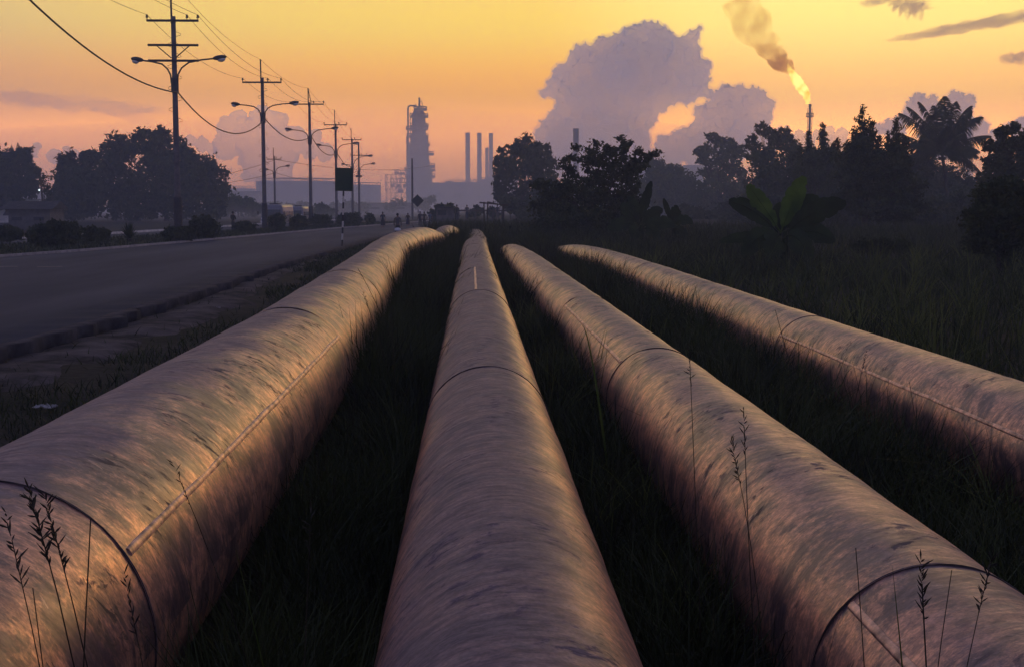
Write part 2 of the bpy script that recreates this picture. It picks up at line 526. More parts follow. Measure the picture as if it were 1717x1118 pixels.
def build_world():
    nt = W.node_tree
    N = nt.nodes.new; L = nt.links.new
    bg = nt.nodes['Background']
    sky = N('ShaderNodeTexSky'); sky.sky_type = 'NISHITA'; sky.sun_disc = False
    sky.sun_elevation = SUN_EL; sky.sun_rotation = SUN_AZ
    sky.air_density = 2.0; sky.dust_density = 4.0; sky.ozone_density = 2.0
    tc = N('ShaderNodeTexCoord')
    nrm = N('ShaderNodeVectorMath'); nrm.operation = 'NORMALIZE'; L(tc.outputs['Generated'], nrm.inputs[0])
    sep = N('ShaderNodeSeparateXYZ'); L(nrm.outputs[0], sep.inputs[0])
    rp = N('ShaderNodeValToRGB'); cr = rp.color_ramp; cr.interpolation = 'EASE'
    stops = [(0.0, (6.4, 2.25, 0.60)), (0.035, (5.0, 1.72, 0.22)), (0.085, (2.1, 0.87, 0.0)), (0.137, (1.75, 1.14, 0.10)),
             (0.17, (1.5, 1.08, 0.20)), (0.24, (0.85, 0.62, 0.33)), (0.36, (0.40, 0.33, 0.31)), (0.55, (0.18, 0.175, 0.28)), (1.0, (0.12, 0.14, 0.31))]
    cr.elements[0].position, cr.elements[0].color = stops[0][0], (*stops[0][1], 1)
    cr.elements[1].position, cr.elements[1].color = stops[-1][0], (*stops[-1][1], 1)
    for p_, c_ in stops[1:-1]:
        e = cr.elements.new(p_); e.color = (*c_, 1)
    L(sep.outputs[2], rp.inputs[0])
    # azimuth: bright towards the sunset, dim dusky violet behind
    dt = N('ShaderNodeVectorMath'); dt.operation = 'DOT_PRODUCT'
    hz = Vector((math.sin(SUN_AZ), math.cos(SUN_AZ), 0)); dt.inputs[1].default_value = hz
    L(nrm.outputs[0], dt.inputs[0])
    az = N('ShaderNodeMapRange'); az.interpolation_type = 'SMOOTHSTEP'
    az.inputs[1].default_value = 0.42; az.inputs[2].default_value = 0.985
    L(dt.outputs['Value'], az.inputs[0])
    mx = N('ShaderNodeMix'); mx.data_type = 'RGBA'; L(az.outputs[0], mx.inputs[0])
    dusk = N('ShaderNodeMix'); dusk.data_type = 'RGBA'
    dusk.inputs[6].default_value = (0.40, 0.38, 0.62, 1); dusk.inputs[7].default_value = (0.13, 0.145, 0.32, 1)
    L(sep.outputs[2], dusk.inputs[0])
    L(dusk.outputs[2], mx.inputs[6]); L(rp.outputs[0], mx.inputs[7])
    # glow round the hidden sun
    ds = N('ShaderNodeVectorMath'); ds.operation = 'DOT_PRODUCT'; ds.inputs[1].default_value = SDIR
    L(nrm.outputs[0], ds.inputs[0])
    gl = N('ShaderNodeMapRange'); gl.interpolation_type = 'SMOOTHSTEP'
    gl.inputs[1].default_value = math.cos(R(15)); gl.inputs[2].default_value = 1.0
    L(ds.outputs['Value'], gl.inputs[0])
    gc = N('ShaderNodeMix'); gc.data_type = 'RGBA'; gc.blend_type = 'ADD'; gc.inputs[7].default_value = (0.30, 0.34, 0.22, 1)
    L(gl.outputs[0], gc.inputs[0]); L(mx.outputs[2], gc.inputs[6])
    # physical sky as a part of the light
    ms = N('ShaderNodeMix'); ms.data_type = 'RGBA'; ms.blend_type = 'ADD'; ms.inputs[0].default_value = 1.0
    sc_ = N('ShaderNodeVectorMath'); sc_.operation = 'SCALE'; sc_.inputs['Scale'].default_value = 0.05
    L(sky.outputs[0], sc_.inputs[0])
    k_ = N('ShaderNodeVectorMath'); k_.operation = 'SCALE'; k_.inputs['Scale'].default_value = 9.5
    L(gc.outputs[2], k_.inputs[0])
    L(k_.outputs[0], ms.inputs[6]); L(sc_.outputs[0], ms.inputs[7])
    L(ms.outputs[2], bg.inputs[0])
    bg.inputs[1].default_value = 0.10


build_world()
sun_d = bpy.data.lights.new('sun', 'SUN')
sun = bpy.data.objects.new('sun', sun_d)
COL.objects.link(sun)
sun_d.energy = 0.14
sun_d.angle = R(11)
sun_d.color = (1.0, 0.52, 0.17)
sun.rotation_euler = (-SDIR).to_track_quat('-Z', 'Y').to_euler()
SC.view_settings.view_transform = 'Standard'
SC.view_settings.look = 'None'
SC.view_settings.exposure = 0.0
SC.view_settings.gamma = 1.0

# ---------------------------------------------------------------- clouds
CLOUD_D = 5200.0


def volmat(name, color, density, aniso=0.3, noise_scale=None, thresh=(0.4, 0.65), absorb=(0, 0, 0), emit=None, coords='Object'):
    m, nt, b, out = newmat(name)
    nt.nodes.remove(b)
    N = nt.nodes.new; L = nt.links.new
    v = N('ShaderNodeVolumePrincipled')
    v.inputs['Color'].default_value = (*color, 1)
    v.inputs['Density'].default_value = density
    v.inputs['Anisotropy'].default_value = aniso
    v.inputs['Absorption Color'].default_value = (*absorb, 1)
    if noise_scale:
        tc = N('ShaderNodeTexCoord'); nz = N('ShaderNodeTexNoise'); nz.inputs['Scale'].default_value = noise_scale
        nz.inputs['Detail'].default_value = 5; nz.inputs['Roughness'].default_value = 0.6
        mr = N('ShaderNodeMapRange'); mr.inputs[1].default_value = thresh[0]; mr.inputs[2].default_value = thresh[1]
        mr.inputs[3].default_value = 0; mr.inputs[4].default_value = density
        L(tc.outputs[coords], nz.inputs['Vector']); L(nz.outputs['Fac'], mr.inputs[0]); L(mr.outputs[0], v.inputs['Density'])
    L(v.outputs[0], out.inputs['Volume'])
    return m


def cloudmat(name='cloud_mass', clear=0.0):
    m, nt, b, out = newmat(name)
    N = nt.nodes.new; L = nt.links.new
    d = N('ShaderNodeBsdfDiffuse'); d.inputs[0].default_value = (0.92, 0.90, 0.88, 1)
    t = N('ShaderNodeBsdfTranslucent'); t.inputs[0].default_value = (0.86, 0.96, 0.94, 1)
    mx = N('ShaderNodeMixShader'); mx.inputs[0].default_value = 0.74
    L(d.outputs[0], mx.inputs[1]); L(t.outputs[0], mx.inputs[2]); L(mx.outputs[0], out.inputs['Surface'])
    if clear:
        tp = N('ShaderNodeBsdfTransparent'); m2 = N('ShaderNodeMixShader'); m2.inputs[0].default_value = clear
        L(mx.outputs[0], m2.inputs[1]); L(tp.outputs[0], m2.inputs[2]); L(m2.outputs[0], out.inputs['Surface'])
    return m


M['cloud'] = cloudmat('cloud_mass', 0.46)
M['cloud_shell'] = volmat('cloud_vapour', (1.0, 0.99, 0.98), 0.012, 0.0)
M['cloud_thin'] = cloudmat('thin_cloud_mass', 0.62)
ICO = None


CLOUD_SHELL = 13.0


def cumulus(label, spheres, D, vox=6.0, seed=1, sub=30, mat='cloud'):
    g = random.Random(seed)
    k = D / F
    vox = vox * .72
    bm = bmesh.new()
    base = P(spheres[0][0], spheres[0][1], D)
    items = []
    for (cx, cy, r) in spheres:
        c = P(cx, cy, D) - base
        rr = r * k
        c.y += g.uniform(-.3, .3) * rr
        items.append((c, rr))
        for _ in range(sub):
            d = Vector((g.gauss(0, 1), g.gauss(0, .6), g.gauss(0, 1))).normalized()
            r2 = rr * g.uniform(.12, .30)
            c2 = c + d * (rr - r2 * .45)
            items.append((c2, r2))
            for _ in range(3):
                d3 = (d + Vector((g.gauss(0, .7), g.gauss(0, .7), g.gauss(0, .7)))).normalized()
                r3 = r2 * g.uniform(.3, .5)
                if r3 > vox * .6:
                    items.append((c2 + d3 * (r2 - r3 * .3), r3))
    bmesh.ops.create_icosphere(bm, subdivisions=2, radius=1.0)
    tv = np.array([v.co[:] for v in bm.verts]); tf = np.array([[v.index for v in f.verts] for f in bm.faces])
    bm.free()
    C = np.array([c[:] for c, _ in items]); Rr = np.array([rr for _, rr in items])
    V = (tv[None] * Rr[:, None, None] + C[:, None]).reshape(-1, 3)
    Fc = (tf[None] + (np.arange(len(items)) * len(tv))[:, None, None]).reshape(-1, 3)
    o = np_mesh('cloud', V, [Fc], M[mat], None, True)
    o.location = base
    if mat == 'cloud':
        o.data.materials.clear(); o.data.materials.append(M['cloud_shell'])
        core = bpy.data.objects.new('cloud_core', o.data.copy()); COL.objects.link(core)
        core.data.materials.clear(); core.data.materials.append(M['cloud']); core.parent = o
        objs = [(o, 0), (core, 1)]
    else:
        objs = [(o, 0)]
    for ob, inner in objs:
        cloud_mods(ob, vox, inner)
    tag(o, label, 'cloud', 'cumulus clouds on the horizon')
    return o


def cloud_mods(o, vox, inner):
    md = o.modifiers.new('remesh', 'REMESH'); md.mode = 'VOXEL'; md.voxel_size = vox; md.use_smooth_shade = True
    tx = bpy.data.textures.new('cloud_noise', 'CLOUDS'); tx.noise_scale = vox * 7; tx.noise_depth = 4
    dp = o.modifiers.new('displace', 'DISPLACE'); dp.texture = tx; dp.strength = vox * 3.2; dp.mid_level = 0.55; dp.texture_coords = 'LOCAL'
    if inner:
        d3 = o.modifiers.new('shrink', 'DISPLACE'); d3.strength = -CLOUD_SHELL; d3.mid_level = 0.0
        return
    tx2 = bpy.data.textures.new('cloud_fine_noise', 'CLOUDS'); tx2.noise_scale = vox * 2.6; tx2.noise_depth = 4
    d2 = o.modifiers.new('displace_fine', 'DISPLACE'); d2.texture = tx2; d2.strength = vox * 2.6; d2.mid_level = 0.5; d2.texture_coords = 'LOCAL'


cumulus('tallest cumulus cloud, towering mauve mass in the middle of the sky',
        [(1085, 66, 32), (1110, 85, 38), (1055, 88, 40), (1020, 90, 32), (1003, 74, 12), (985, 108, 36), (950, 134, 30), (932, 150, 22), (912, 158, 12),
         (1030, 130, 55), (1090, 120, 55), (1142, 95, 34), (1160, 64, 17), (1174, 48, 9), (1150, 130, 38), (1178, 114, 20), (985, 165, 46), (1045, 168, 40),
         (1150, 150, 28), (962, 188, 34), (1010, 215, 58), (935, 215, 30), (908, 226, 18), (1055, 235, 42), (960, 252, 58), (1040, 282, 60), (1188, 158, 13), (1080, 172, 24), (1084, 196, 22), (1108, 180, 15), (1128, 172, 11)],
        CLOUD_D, 6, 3)
cumulus('wide lower cumulus cloud joined to the right of the towering cloud',
        [(1215, 168, 26), (1240, 158, 20), (1265, 168, 25), (1285, 178, 17), (1299, 172, 6), (1230, 192, 36), (1198, 192, 26), (1184, 212, 24), (1270, 202, 26),
         (1235, 228, 44), (1180, 252, 40), (1120, 262, 30), (1288, 236, 22), (1308, 216, 7), (1174, 188, 16), (1166, 214, 14), (1142, 236, 24), (1116, 242, 20)], CLOUD_D + 420, 6, 5)
cumulus('small cumulus cloud behind the crown of the palm',
        [(1540, 172, 18), (1528, 186, 18), (1565, 168, 12), (1600, 167, 17), (1625, 168, 13), (1610, 186, 25), (1560, 197, 28), (1500, 217, 22), (1475, 217, 13),
         (1638, 216, 22), (1580, 226, 42), (1450, 236, 18)], CLOUD_D + 900, 5, 7)
cumulus('thin low bank of small clouds beside the flare stack',
        [(1370, 226, 8), (1390, 222, 10), (1410, 226, 11), (1340, 226, 8), (1320, 217, 6), (1350, 241, 16), (1400, 246, 20), (1325, 236, 10)], CLOUD_D + 1300, 3.8, 8, mat='cloud_thin')
cumulus('low cloud at the right edge of the sky above the far tree',
        [(1690, 217, 13), (1710, 208, 14), (1670, 227, 14), (1722, 226, 26)], CLOUD_D + 1000, 4.5, 9)
cumulus('pale low cloud behind the second lamp pole, above the storage tanks',
        [(400, 200, 15), (385, 216, 20), (440, 195, 17), (465, 205, 18), (430, 231, 36), (380, 246, 22), (490, 236, 24), (530, 226, 10), (520, 246, 20),
         (450, 266, 46), (545, 256, 15)], CLOUD_D + 1600, 5, 10, mat='cloud_thin')
cumulus('tiny pale cloud low over the leftmost tree',
        [(62, 246, 7), (55, 256, 10), (112, 252, 7), (125, 259, 8), (90, 262, 12)], CLOUD_D + 1700, 3.2, 12, mat='cloud_thin')
cumulus('tiny pale cloud peeping over the big left tree group',
        [(320, 236, 9), (338, 242, 12), (356, 250, 10)], CLOUD_D + 1700, 3.2, 13, mat='cloud_thin')


M['wisp'] = volmat('cloud_wisp_vapour', (0.50, 0.40, 0.38), 0.012, 0.2)
M['wisp_thin'] = volmat('thin_cloud_vapour', (0.72, 0.62, 0.60), 0.005, 0.2)
M['wisp_shred'] = volmat('shred_cloud_vapour', (0.60, 0.48, 0.44), 0.016, 0.2, 0.014, (0.42, 0.6))


def wisp(label, lenses, D, mat, rag=.55):
    k = D / F
    mb = MB()
    o0 = P(lenses[0][0], lenses[0][1], D)
    for (cx, cy, rx, ry, tilt) in lenses:
        e_ = MB().ell((0, 0, 0), (1, 1, 1), 96, 40)
        rot = Matrix.Rotation(R(tilt), 3, 'Y'); c_ = P(cx, cy, D) - o0
        vs = []
        for v in e_.v:
            v = Vector(v)
            ln = 1 + rag * (mnoise.fractal((v.x * 5 + cx, v.y * 1.5, v.z * 1.5 + cy), .8, 2.1, 5)) + rag * .6 * mnoise.noise((v.x * 2.2 + cy, 3, 1))
            lz = ln * (1 + rag * .8 * mnoise.noise((v.x * 9 + cx, v.y * 2, 7)))
            vs.append(c_ + rot @ Vector((v.x * rx * k * (1 + .25 * (ln - 1)), v.y * 60 * ln, v.z * ry * k * lz)))
        mb.add(vs, e_.f)
    o = mb.build('cloud_streak', M[mat], None, True)
    o.location = o0
    tag(o, label, 'cloud', 'cloud streaks high in the sky')
    return o


wisp('long dark slanting cloud streak near the upper right corner', [(1640, 42, 150, 10, -10)], 4200, 'wisp')
wisp('ragged brown cloud shred at the top edge right of the smoke', [(1526, 10, 34, 13, 14), (1470, 3, 26, 4, -5)], 4250, 'wisp', 1.1)
wisp('small dark cloud smudge at the right edge of the sky', [(1712, 97, 34, 9, -4)], 4300, 'wisp')
wisp('faint thin cloud streak low in the sky left of the poles', [(90, 172, 190, 13, 6)], 4400, 'wisp_thin', .8)

# ---------------------------------------------------------------- haze
hz = MB().box((0, 420, 39.0), (2600, 1240, 82)).build('haze', volmat('haze_air', (0.60, 0.72, 1.0), 0.00125, 0.5))
hz['kind'] = 'stuff'
hz.display_type = 'WIRE'
# the bank of ground mist lying over the refinery: thins out towards its rim and top
mb_ = MB()
_pr = [(1 - i / 24) for i in range(24)] + [.004]
_vs, _n = [], 72
for q_ in _pr:
    for k_ in range(_n):
        _a = 2 * math.pi * k_ / _n
        _vs.append((1240 * q_ * math.cos(_a), 455 * q_ * math.sin(_a), 46 * (1 - q_) ** 2))
_fs = [(i * _n + k_, i * _n + (k_ + 1) % _n, (i + 1) * _n + (k_ + 1) % _n, (i + 1) * _n + k_) for i in range(len(_pr) - 1) for k_ in range(_n)]
_fs += [tuple(range(_n - 1, -1, -1)), tuple((len(_pr) - 1) * _n + k_ for k_ in range(_n))]
mb_.add(_vs, _fs)
mist = mb_.build('ground_mist', volmat('ground_mist', (0.95, 0.94, 1.0), 0.0036, 0.5), None, True)
mist.location = (-30, 570, -.9)
mist['kind'] = 'stuff'


# ================================================================== GROUND
def terrain():
    def axis(lo, hi, n, c, p):
        t = np.linspace(-1, 1, n)
        s = np.sign(t) * np.abs(t) ** p
        return np.where(s < 0, c + s * (c - lo), c + s * (hi - c))
    xs = axis(-1280, 1280, 170, -1.0, 3.2)
    ys = axis(-150, 1030, 230, 20.0, 2.8)
    X, Y = np.meshgrid(xs, ys)
    Z = np.zeros_like(X)
    for i in range(X.shape[0]):
        for j in range(X.shape[1]):
            x, y = X[i, j], Y[i, j]
            z = ground_h(x, y)
            if abs(x) < 60 and -5 < y < 120:
                z += 0.05 * mnoise.noise((x * .7, y * .7, 0)) + 0.03 * mnoise.noise((x * 2.1, y * 2.1, 3))
            Z[i, j] = z
    V = np.stack([X, Y, Z], -1).reshape(-1, 3)
    nx = len(xs); ny = len(ys)
    a = (np.arange(ny - 1)[:, None] * nx + np.arange(nx - 1)[None, :]).ravel()
    Fc = np.stack([a, a + 1, a + nx + 1, a + nx], 1)
    m, nt, b, out = newmat('ground_soil')
    N = nt.nodes.new; L = nt.links.new
    tc = N('ShaderNodeTexCoord')
    n1 = N('ShaderNodeTexNoise'); n1.inputs['Scale'].default_value = 0.55; n1.inputs['Detail'].default_value = 7
    n2 = N('ShaderNodeTexNoise'); n2.inputs['Scale'].default_value = 6; n2.inputs['Detail'].default_value = 6
    L(tc.outputs['Object'], n1.inputs['Vector']); L(tc.outputs['Object'], n2.inputs['Vector'])
    r1 = N('ShaderNodeValToRGB')
    r1.color_ramp.elements[0].position = .4; r1.color_ramp.elements[0].color = (0.018, 0.020, 0.010, 1)
    r1.color_ramp.elements[1].position = .62; r1.color_ramp.elements[1].color = (0.045, 0.038, 0.026, 1)
    L(n1.outputs['Fac'], r1.inputs[0])
    mx = N('ShaderNodeMix'); mx.data_type = 'RGBA'; mx.blend_type = 'MULTIPLY'; mx.inputs[0].default_value = .8
    r2 = N('ShaderNodeValToRGB'); r2.color_ramp.elements[0].position = .3; r2.color_ramp.elements[0].color = (.35, .35, .35, 1)
    r2.color_ramp.elements[1].position = .7
    L(n2.outputs['Fac'], r2.inputs[0]); L(r1.outputs[0], mx.inputs[6]); L(r2.outputs[0], mx.inputs[7])
    L(mx.outputs[2], b.inputs['Base Color']); b.inputs['Roughness'].default_value = .95; b.inputs['Specular IOR Level'].default_value = .1
    bp = N('ShaderNodeBump'); bp.inputs['Strength'].default_value = .5; bp.inputs['Distance'].default_value = .05
    L(n2.outputs['Fac'], bp.inputs['Height']); L(bp.outputs[0], b.inputs['Normal'])
    o = np_mesh('ground', V, [Fc], m, None, True)
    o['kind'] = 'structure'


terrain()


def roadmat(name, dark, light, gloss=0.55):
    m, nt, b, out = newmat(name)
    N = nt.nodes.new; L = nt.links.new
    tc = N('ShaderNodeTexCoord')
    mp = N('ShaderNodeMapping'); mp.inputs['Scale'].default_value = (0.5, 0.06, 1); mp.inputs['Rotation'].default_value = (0, 0, R(-4))
    L(tc.outputs['Object'], mp.inputs[0])
    n1 = N('ShaderNodeTexNoise'); n1.inputs['Scale'].default_value = 1; n1.inputs['Detail'].default_value = 6; L(mp.outputs[0], n1.inputs['Vector'])
    n2 = N('ShaderNodeTexNoise'); n2.inputs['Scale'].default_value = 26; n2.inputs['Detail'].default_value = 4; L(tc.outputs['Object'], n2.inputs['Vector'])
    r = N('ShaderNodeValToRGB'); r.color_ramp.elements[0].position = .35; r.color_ramp.elements[1].position = .66
    r.color_ramp.elements[0].color = (*dark, 1); r.color_ramp.elements[1].color = (*light, 1); L(n1.outputs['Fac'], r.inputs[0])
    mx = N('ShaderNodeMix'); mx.data_type = 'RGBA'; mx.blend_type = 'MULTIPLY'; mx.inputs[0].default_value = .5
    L(r.outputs[0], mx.inputs[6]); L(n2.outputs['Color'], mx.inputs[7]); L(mx.outputs[2], b.inputs['Base Color'])
    mr = N('ShaderNodeMapRange'); mr.inputs[3].default_value = gloss + .12; mr.inputs[4].default_value = gloss - .08; L(n1.outputs['Fac'], mr.inputs[0])
    L(mr.outputs[0], b.inputs['Roughness']); b.inputs['Specular IOR Level'].default_value = .10
    bp = N('ShaderNodeBump'); bp.inputs['Strength'].default_value = .25; bp.inputs['Distance'].default_value = .008
    L(n2.outputs['Fac'], bp.inputs['Height']); L(bp.outputs[0], b.inputs['Normal'])
    return m


M['asphalt'] = roadmat('asphalt', (0.031, 0.036, 0.052), (0.060, 0.067, 0.092), .74)


def interp_poly(pts, step=1.0):
    """resample polyline by world Y"""
    pts = sorted(pts, key=lambda p: p[1])
    ys = [p[1] for p in pts]; xs = [p[0] for p in pts]
    return lambda y: float(np.interp(y, ys, xs))


right_px = [(0, 583), (60, 570), (130, 550), (250, 514), (360, 480), (470, 443), (560, 418), (620, 401), (680, 386), (735, 373)]
left_px = [(0, 432), (150, 421), (300, 408), (440, 395), (560, 384), (650, 377), (700, 372.5), (730, 370)]
rp_ = [flat(*p) for p in right_px]; lp_ = [flat(*p) for p in left_px]
road_r = interp_poly([(-6.9, -40), (-6.8, 5)] + [(p.x, p.y) for p in rp_] + [(-3.6, 200), (-3.0, 240)])
road_l = interp_poly([(-21, -40), (-20.5, 10), (-19.8, 35)] + [(p.x, p.y) for p in lp_] + [(-7.5, 200), (-8.0, 240)])


def ribbon(name, fl, fr, ylo, yhi, z, mat, thick=0.25, step=0.5, jag=0.0, kind='structure', cols=10):
    ys = list(np.arange(ylo, 60, step)) + list(np.arange(60, yhi + .1, 2.0)) if yhi > 60 else list(np.arange(ylo, yhi, step))
    g = random.Random(5)
    V, Fq = [], []
    n = cols + 1
    for y in ys:
        a, b = fl(y), fr(y)
        if jag and y < 70: b += jag * (mnoise.noise((y * .9, 0, 0)) * .7 + mnoise.noise((y * 3.1, 5, 0)) * .4)
        for k in range(n):
            t = k / cols
            V.append((a + (b - a) * t, y, z + (0.010 * mnoise.noise((y * .3, t * 3, 2)) if k < cols and jag else 0)))
        V.append((b + (.05 * mnoise.noise((y * 4, 9, 0)) if jag else 0), y, z - thick)); V.append((a, y, z - thick))
    w = n + 2
    for i in range(len(ys) - 1):
        for k in range(w):
            Fq.append((i * w + k, i * w + (k + 1) % w, (i + 1) * w + (k + 1) % w, (i + 1) * w + k))
    V = np.array(V)
    o = np_mesh(name, V, [np.array(Fq)], mat, None, False)
    o['kind'] = kind
    return o


ribbon('road', road_l, road_r, -30, 230, 0.0, M['asphalt'], 0.30, 0.25, 0.16)
# dirty concrete lip along the broken road edge
ribbon('kerb', lambda y: road_l(y) - .22, lambda y: road_l(y) + .0, -30, 225, 0.10, M['kerb'], 0.3, .5, 0, cols=1)
ribbon('kerb.003', lambda y: road_r(y) - .24 + .06 * mnoise.noise((y * 1.3, 2, 0)), lambda y: road_r(y) + .10, -30, 120, 0.016, M['kerb_edge'], .33, .2, .34, cols=2)
# median
fl_px = [(0, 414), (180, 401), (300, 394), (420, 387), (560, 378.5), (650, 373), (700, 369)]
fm = interp_poly([(-28, -40), (-28, 20), (-27.5, 50)] + [(flat(*p).x, flat(*p).y) for p in fl_px] + [(-12.0, 230)])
med_r = lambda y: road_l(y) - .22
med_l = lambda y: min(fm(y), med_r(y) - 1.2)
M['verge'] = simple('verge_grass_soil', (0.04, 0.042, 0.018), (0.02, 0.024, 0.010), rough=.95, scale=2.0, spec=.1)
ribbon('median_ground', med_l, med_r, -30, 225, 0.085, M['verge'], .3, 1.0, 0, cols=4)
ribbon('kerb.001', lambda y: med_l(y) - .2, med_l, -30, 220, 0.10, M['kerb_dark'], .3, 1.0, 0, cols=1)
fk_px = [(0, 409), (184, 393.5), (300, 386), (375, 381), (460, 375.5), (560, 370), (690, 363)]
fk = interp_poly([(-36, -40), (-36, 30)] + [(flat(*p).x, flat(*p).y) for p in fk_px] + [(-30, 260)])
fk2 = lambda y: min(fk(y), med_l(y) - 5.5)
ribbon('road.001', fk2, lambda y: med_l(y) - .2, -30, 215, 0.0, M['asphalt'], .3, 1.0, 0)
ribbon('kerb.002', lambda y: fk2(y) - .35, fk2, -30, 215, 0.14, M['kerb_white'], .34, 1.0, 0, cols=1)
# worn paint dashes on the near road
for i, (a, b_) in enumerate((((62, 448), (105, 447.2)), ((-30, 447.8), (30, 447.2)))):
    p, q = flat(a[0], a[1], .03), flat(b_[0], b_[1], .03)
    d = (q - p); nrm = Vector((-d.y, d.x, 0)).normalized() * .16
    mb = MB(); z = Vector((0, 0, .036))
    mb.add([Vector((p.x, p.y, 0)) - nrm + z, Vector((q.x, q.y, 0)) - nrm + z, Vector((q.x, q.y, 0)) + nrm + z, Vector((p.x, p.y, 0)) + nrm + z], [(0, 1, 2, 3)])
    o = mb.build('road_marking', M['paint_line']); o['kind'] = 'structure'

# pale sandy dirt beside the road edge
def dirt():
    m = simple('sandy_dirt', (0.115, 0.095, 0.088), (0.018, 0.017, 0.014), rough=.95, scale=1.3, spec=.05, bump=.9)
    V, Fq = [], []
    ys = np.arange(13, 60, .35)
    n = 9
    for y in ys:
        a = road_r(y) - .25
        wd = 1.75 * smooth(13, 17, y) * (1 - .62 * smooth(24, 44, y)) * (0.85 + .5 * mnoise.noise((y * .35, 1, 4))) + .35
        for k in range(n):
            t = k / (n - 1)
            x = a + wd * t
            z = ground_h(x, y) - .03 + .08 * math.sin(math.pi * t) + .05 * mnoise.noise((x * 1.3, y * 1.3, 7)) + (0.012 if 0 < k < n - 1 else -.05)
            V.append((x, y, z))
    for i in range(len(ys) - 1):
        for k in range(n - 1):
            Fq.append((i * n + k, i * n + k + 1, (i + 1) * n + k + 1, (i + 1) * n + k))
    o = np_mesh('dirt_verge', np.array(V), [np.array(Fq)], m, None, True)
    o['kind'] = 'structure'


dirt()

# ================================================================== PIPELINES
def pipeline(label, r, axis_pts, joints, beads, seed, mat='pipe', sealed=()):
    """axis_pts (y,x,z); joints: y of cladding laps; beads: (y0,y1,theta) theta measured from +x towards +z"""
    ay = [a[0] for a in axis_pts]
    # smooth interpolation (Catmull-ish through dense cosine)
    def ax(y):
        for i in range(len(ay) - 1):
            if ay[i] <= y <= ay[i + 1] or i == len(ay) - 2:
                y0, y1 = ay[i], ay[i + 1]
                t = (y - y0) / (y1 - y0)
                def tang(j, c):
                    j0, j1 = max(0, j - 1), min(len(ay) - 1, j + 1)
                    return (axis_pts[j1][c] - axis_pts[j0][c]) / (ay[j1] - ay[j0])
                out = []
                for c in (1, 2):
                    p0, p1 = axis_pts[i][c], axis_pts[i + 1][c]
                    m0, m1 = tang(i, c) * (y1 - y0), tang(i + 1, c) * (y1 - y0)
                    t2, t3 = t * t, t * t * t
                    out.append((2 * t3 - 3 * t2 + 1) * p0 + (t3 - 2 * t2 + t) * m0 + (-2 * t3 + 3 * t2) * p1 + (t3 - t2) * m1)
                return out
    root = thing('pipeline', label, 'pipeline', (ax(4)[0], 4, ground_h(0, 4)), 'four clad pipelines running to the refinery')
    pl = Vector(root.location)
    g = random.Random(seed)
    NR = 72
    js = joints
    for a, b in zip(js[:-1], js[1:]):
        L_ = b - a
        step = .12 if a < 12 else (.25 if a < 30 else .5)
        ns = max(4, int(L_ / step))
        V, UVv = [], []
        ph = g.uniform(0, 100)
        for i in range(ns + 1):
            t = i / ns
            y = a + L_ * t + (-.03 if i == 0 else 0)
            x0, z0 = ax(y)
            lip = (.0032 if a in sealed else .0018) * (1 - smooth(0, .12, L_ * t)) - .003 * smooth(L_ - .1, L_, L_ * t)   # laps over the next section
            for k in range(NR + 1):
                th = 2 * math.pi * k / NR
                dn = .007 * mnoise.noise((math.cos(th) * 1.6, math.sin(th) * 1.6, y * 1.1 + ph)) + .003 * mnoise.noise((math.cos(th) * 5, math.sin(th) * 5, y * 4 + ph))
                rr = r + lip + dn
                V.append((x0 + rr * math.cos(th), y, z0 + rr * math.sin(th)))
                UVv.append((th * r, y))
        W_ = NR + 1
        V = np.array(V) - np.array(pl)
        q = (np.arange(ns)[:, None] * W_ + np.arange(NR)[None, :]).ravel()
        Fc = np.stack([q, q + W_, q + W_ + 1, q + 1], 1)
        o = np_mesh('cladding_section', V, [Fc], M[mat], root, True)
        uvl = o.data.uv_layers.new(name='pipe')
        uva = np.array(UVv, np.float32)[Fc.ravel()]
        uvl.data.foreach_set('uv', uva.ravel())
        # dark lap line at the near end of the section
        if a not in sealed: continue
        mb = MB(); n = 64
        x0, z0 = ax(a)
        ring = []
        for yy, rr in ((a - .0255, r - .004), (a - .0255, r + .0036), (a - .023, r + .0048), (a - .0205, r + .0036), (a - .0205, r - .004)):
            ring.append([Vector((x0 + rr * math.cos(2 * math.pi * k / n), yy, z0 + rr * math.sin(2 * math.pi * k / n))) - pl for k in range(n)])
        vs = [v for r_ in ring for v in r_]
        fs = [(i * n + k, i * n + (k + 1) % n, (i + 1) * n + (k + 1) % n, (i + 1) * n + k) for i in range(4) for k in range(n)]
        mb.add(vs, fs)
        mb.build('joint_seal', M['seal'], root, True)
    for (y0, y1, th) in beads:
        mb = MB()
        ns = int((y1 - y0) / .15)
        prof = [(-.018, .000), (-.016, .007), (-.005, .010), (.008, .0095), (.015, .006), (.018, .000)]
        rows = []
        for i in range(ns + 1):
            y = y0 + (y1 - y0) * i / ns
            x0, z0 = ax(y)
            wob = .006 * mnoise.noise((y * 1.7, seed, 0)) + .0025 * mnoise.noise((y * 9, seed, 5))
            rows.append([Vector((x0 + (r + h - .004) * math.cos(th + (d + wob) / r), y, z0 + (r + h - .004) * math.sin(th + (d + wob) / r))) - pl for d, h in prof])
        vs = [v for rw in rows for v in rw]; n = len(prof)
        fs = [(i * n + k, (i + 1) * n + k, (i + 1) * n + k + 1, i * n + k + 1) for i in range(ns) for k in range(n - 1)]
        fs += [tuple(range(n)), tuple(ns * n + k for k in reversed(range(n)))]
        mb.add(vs, fs)
        mb.build('seam_strip', M['strip'], root, True)
    return root


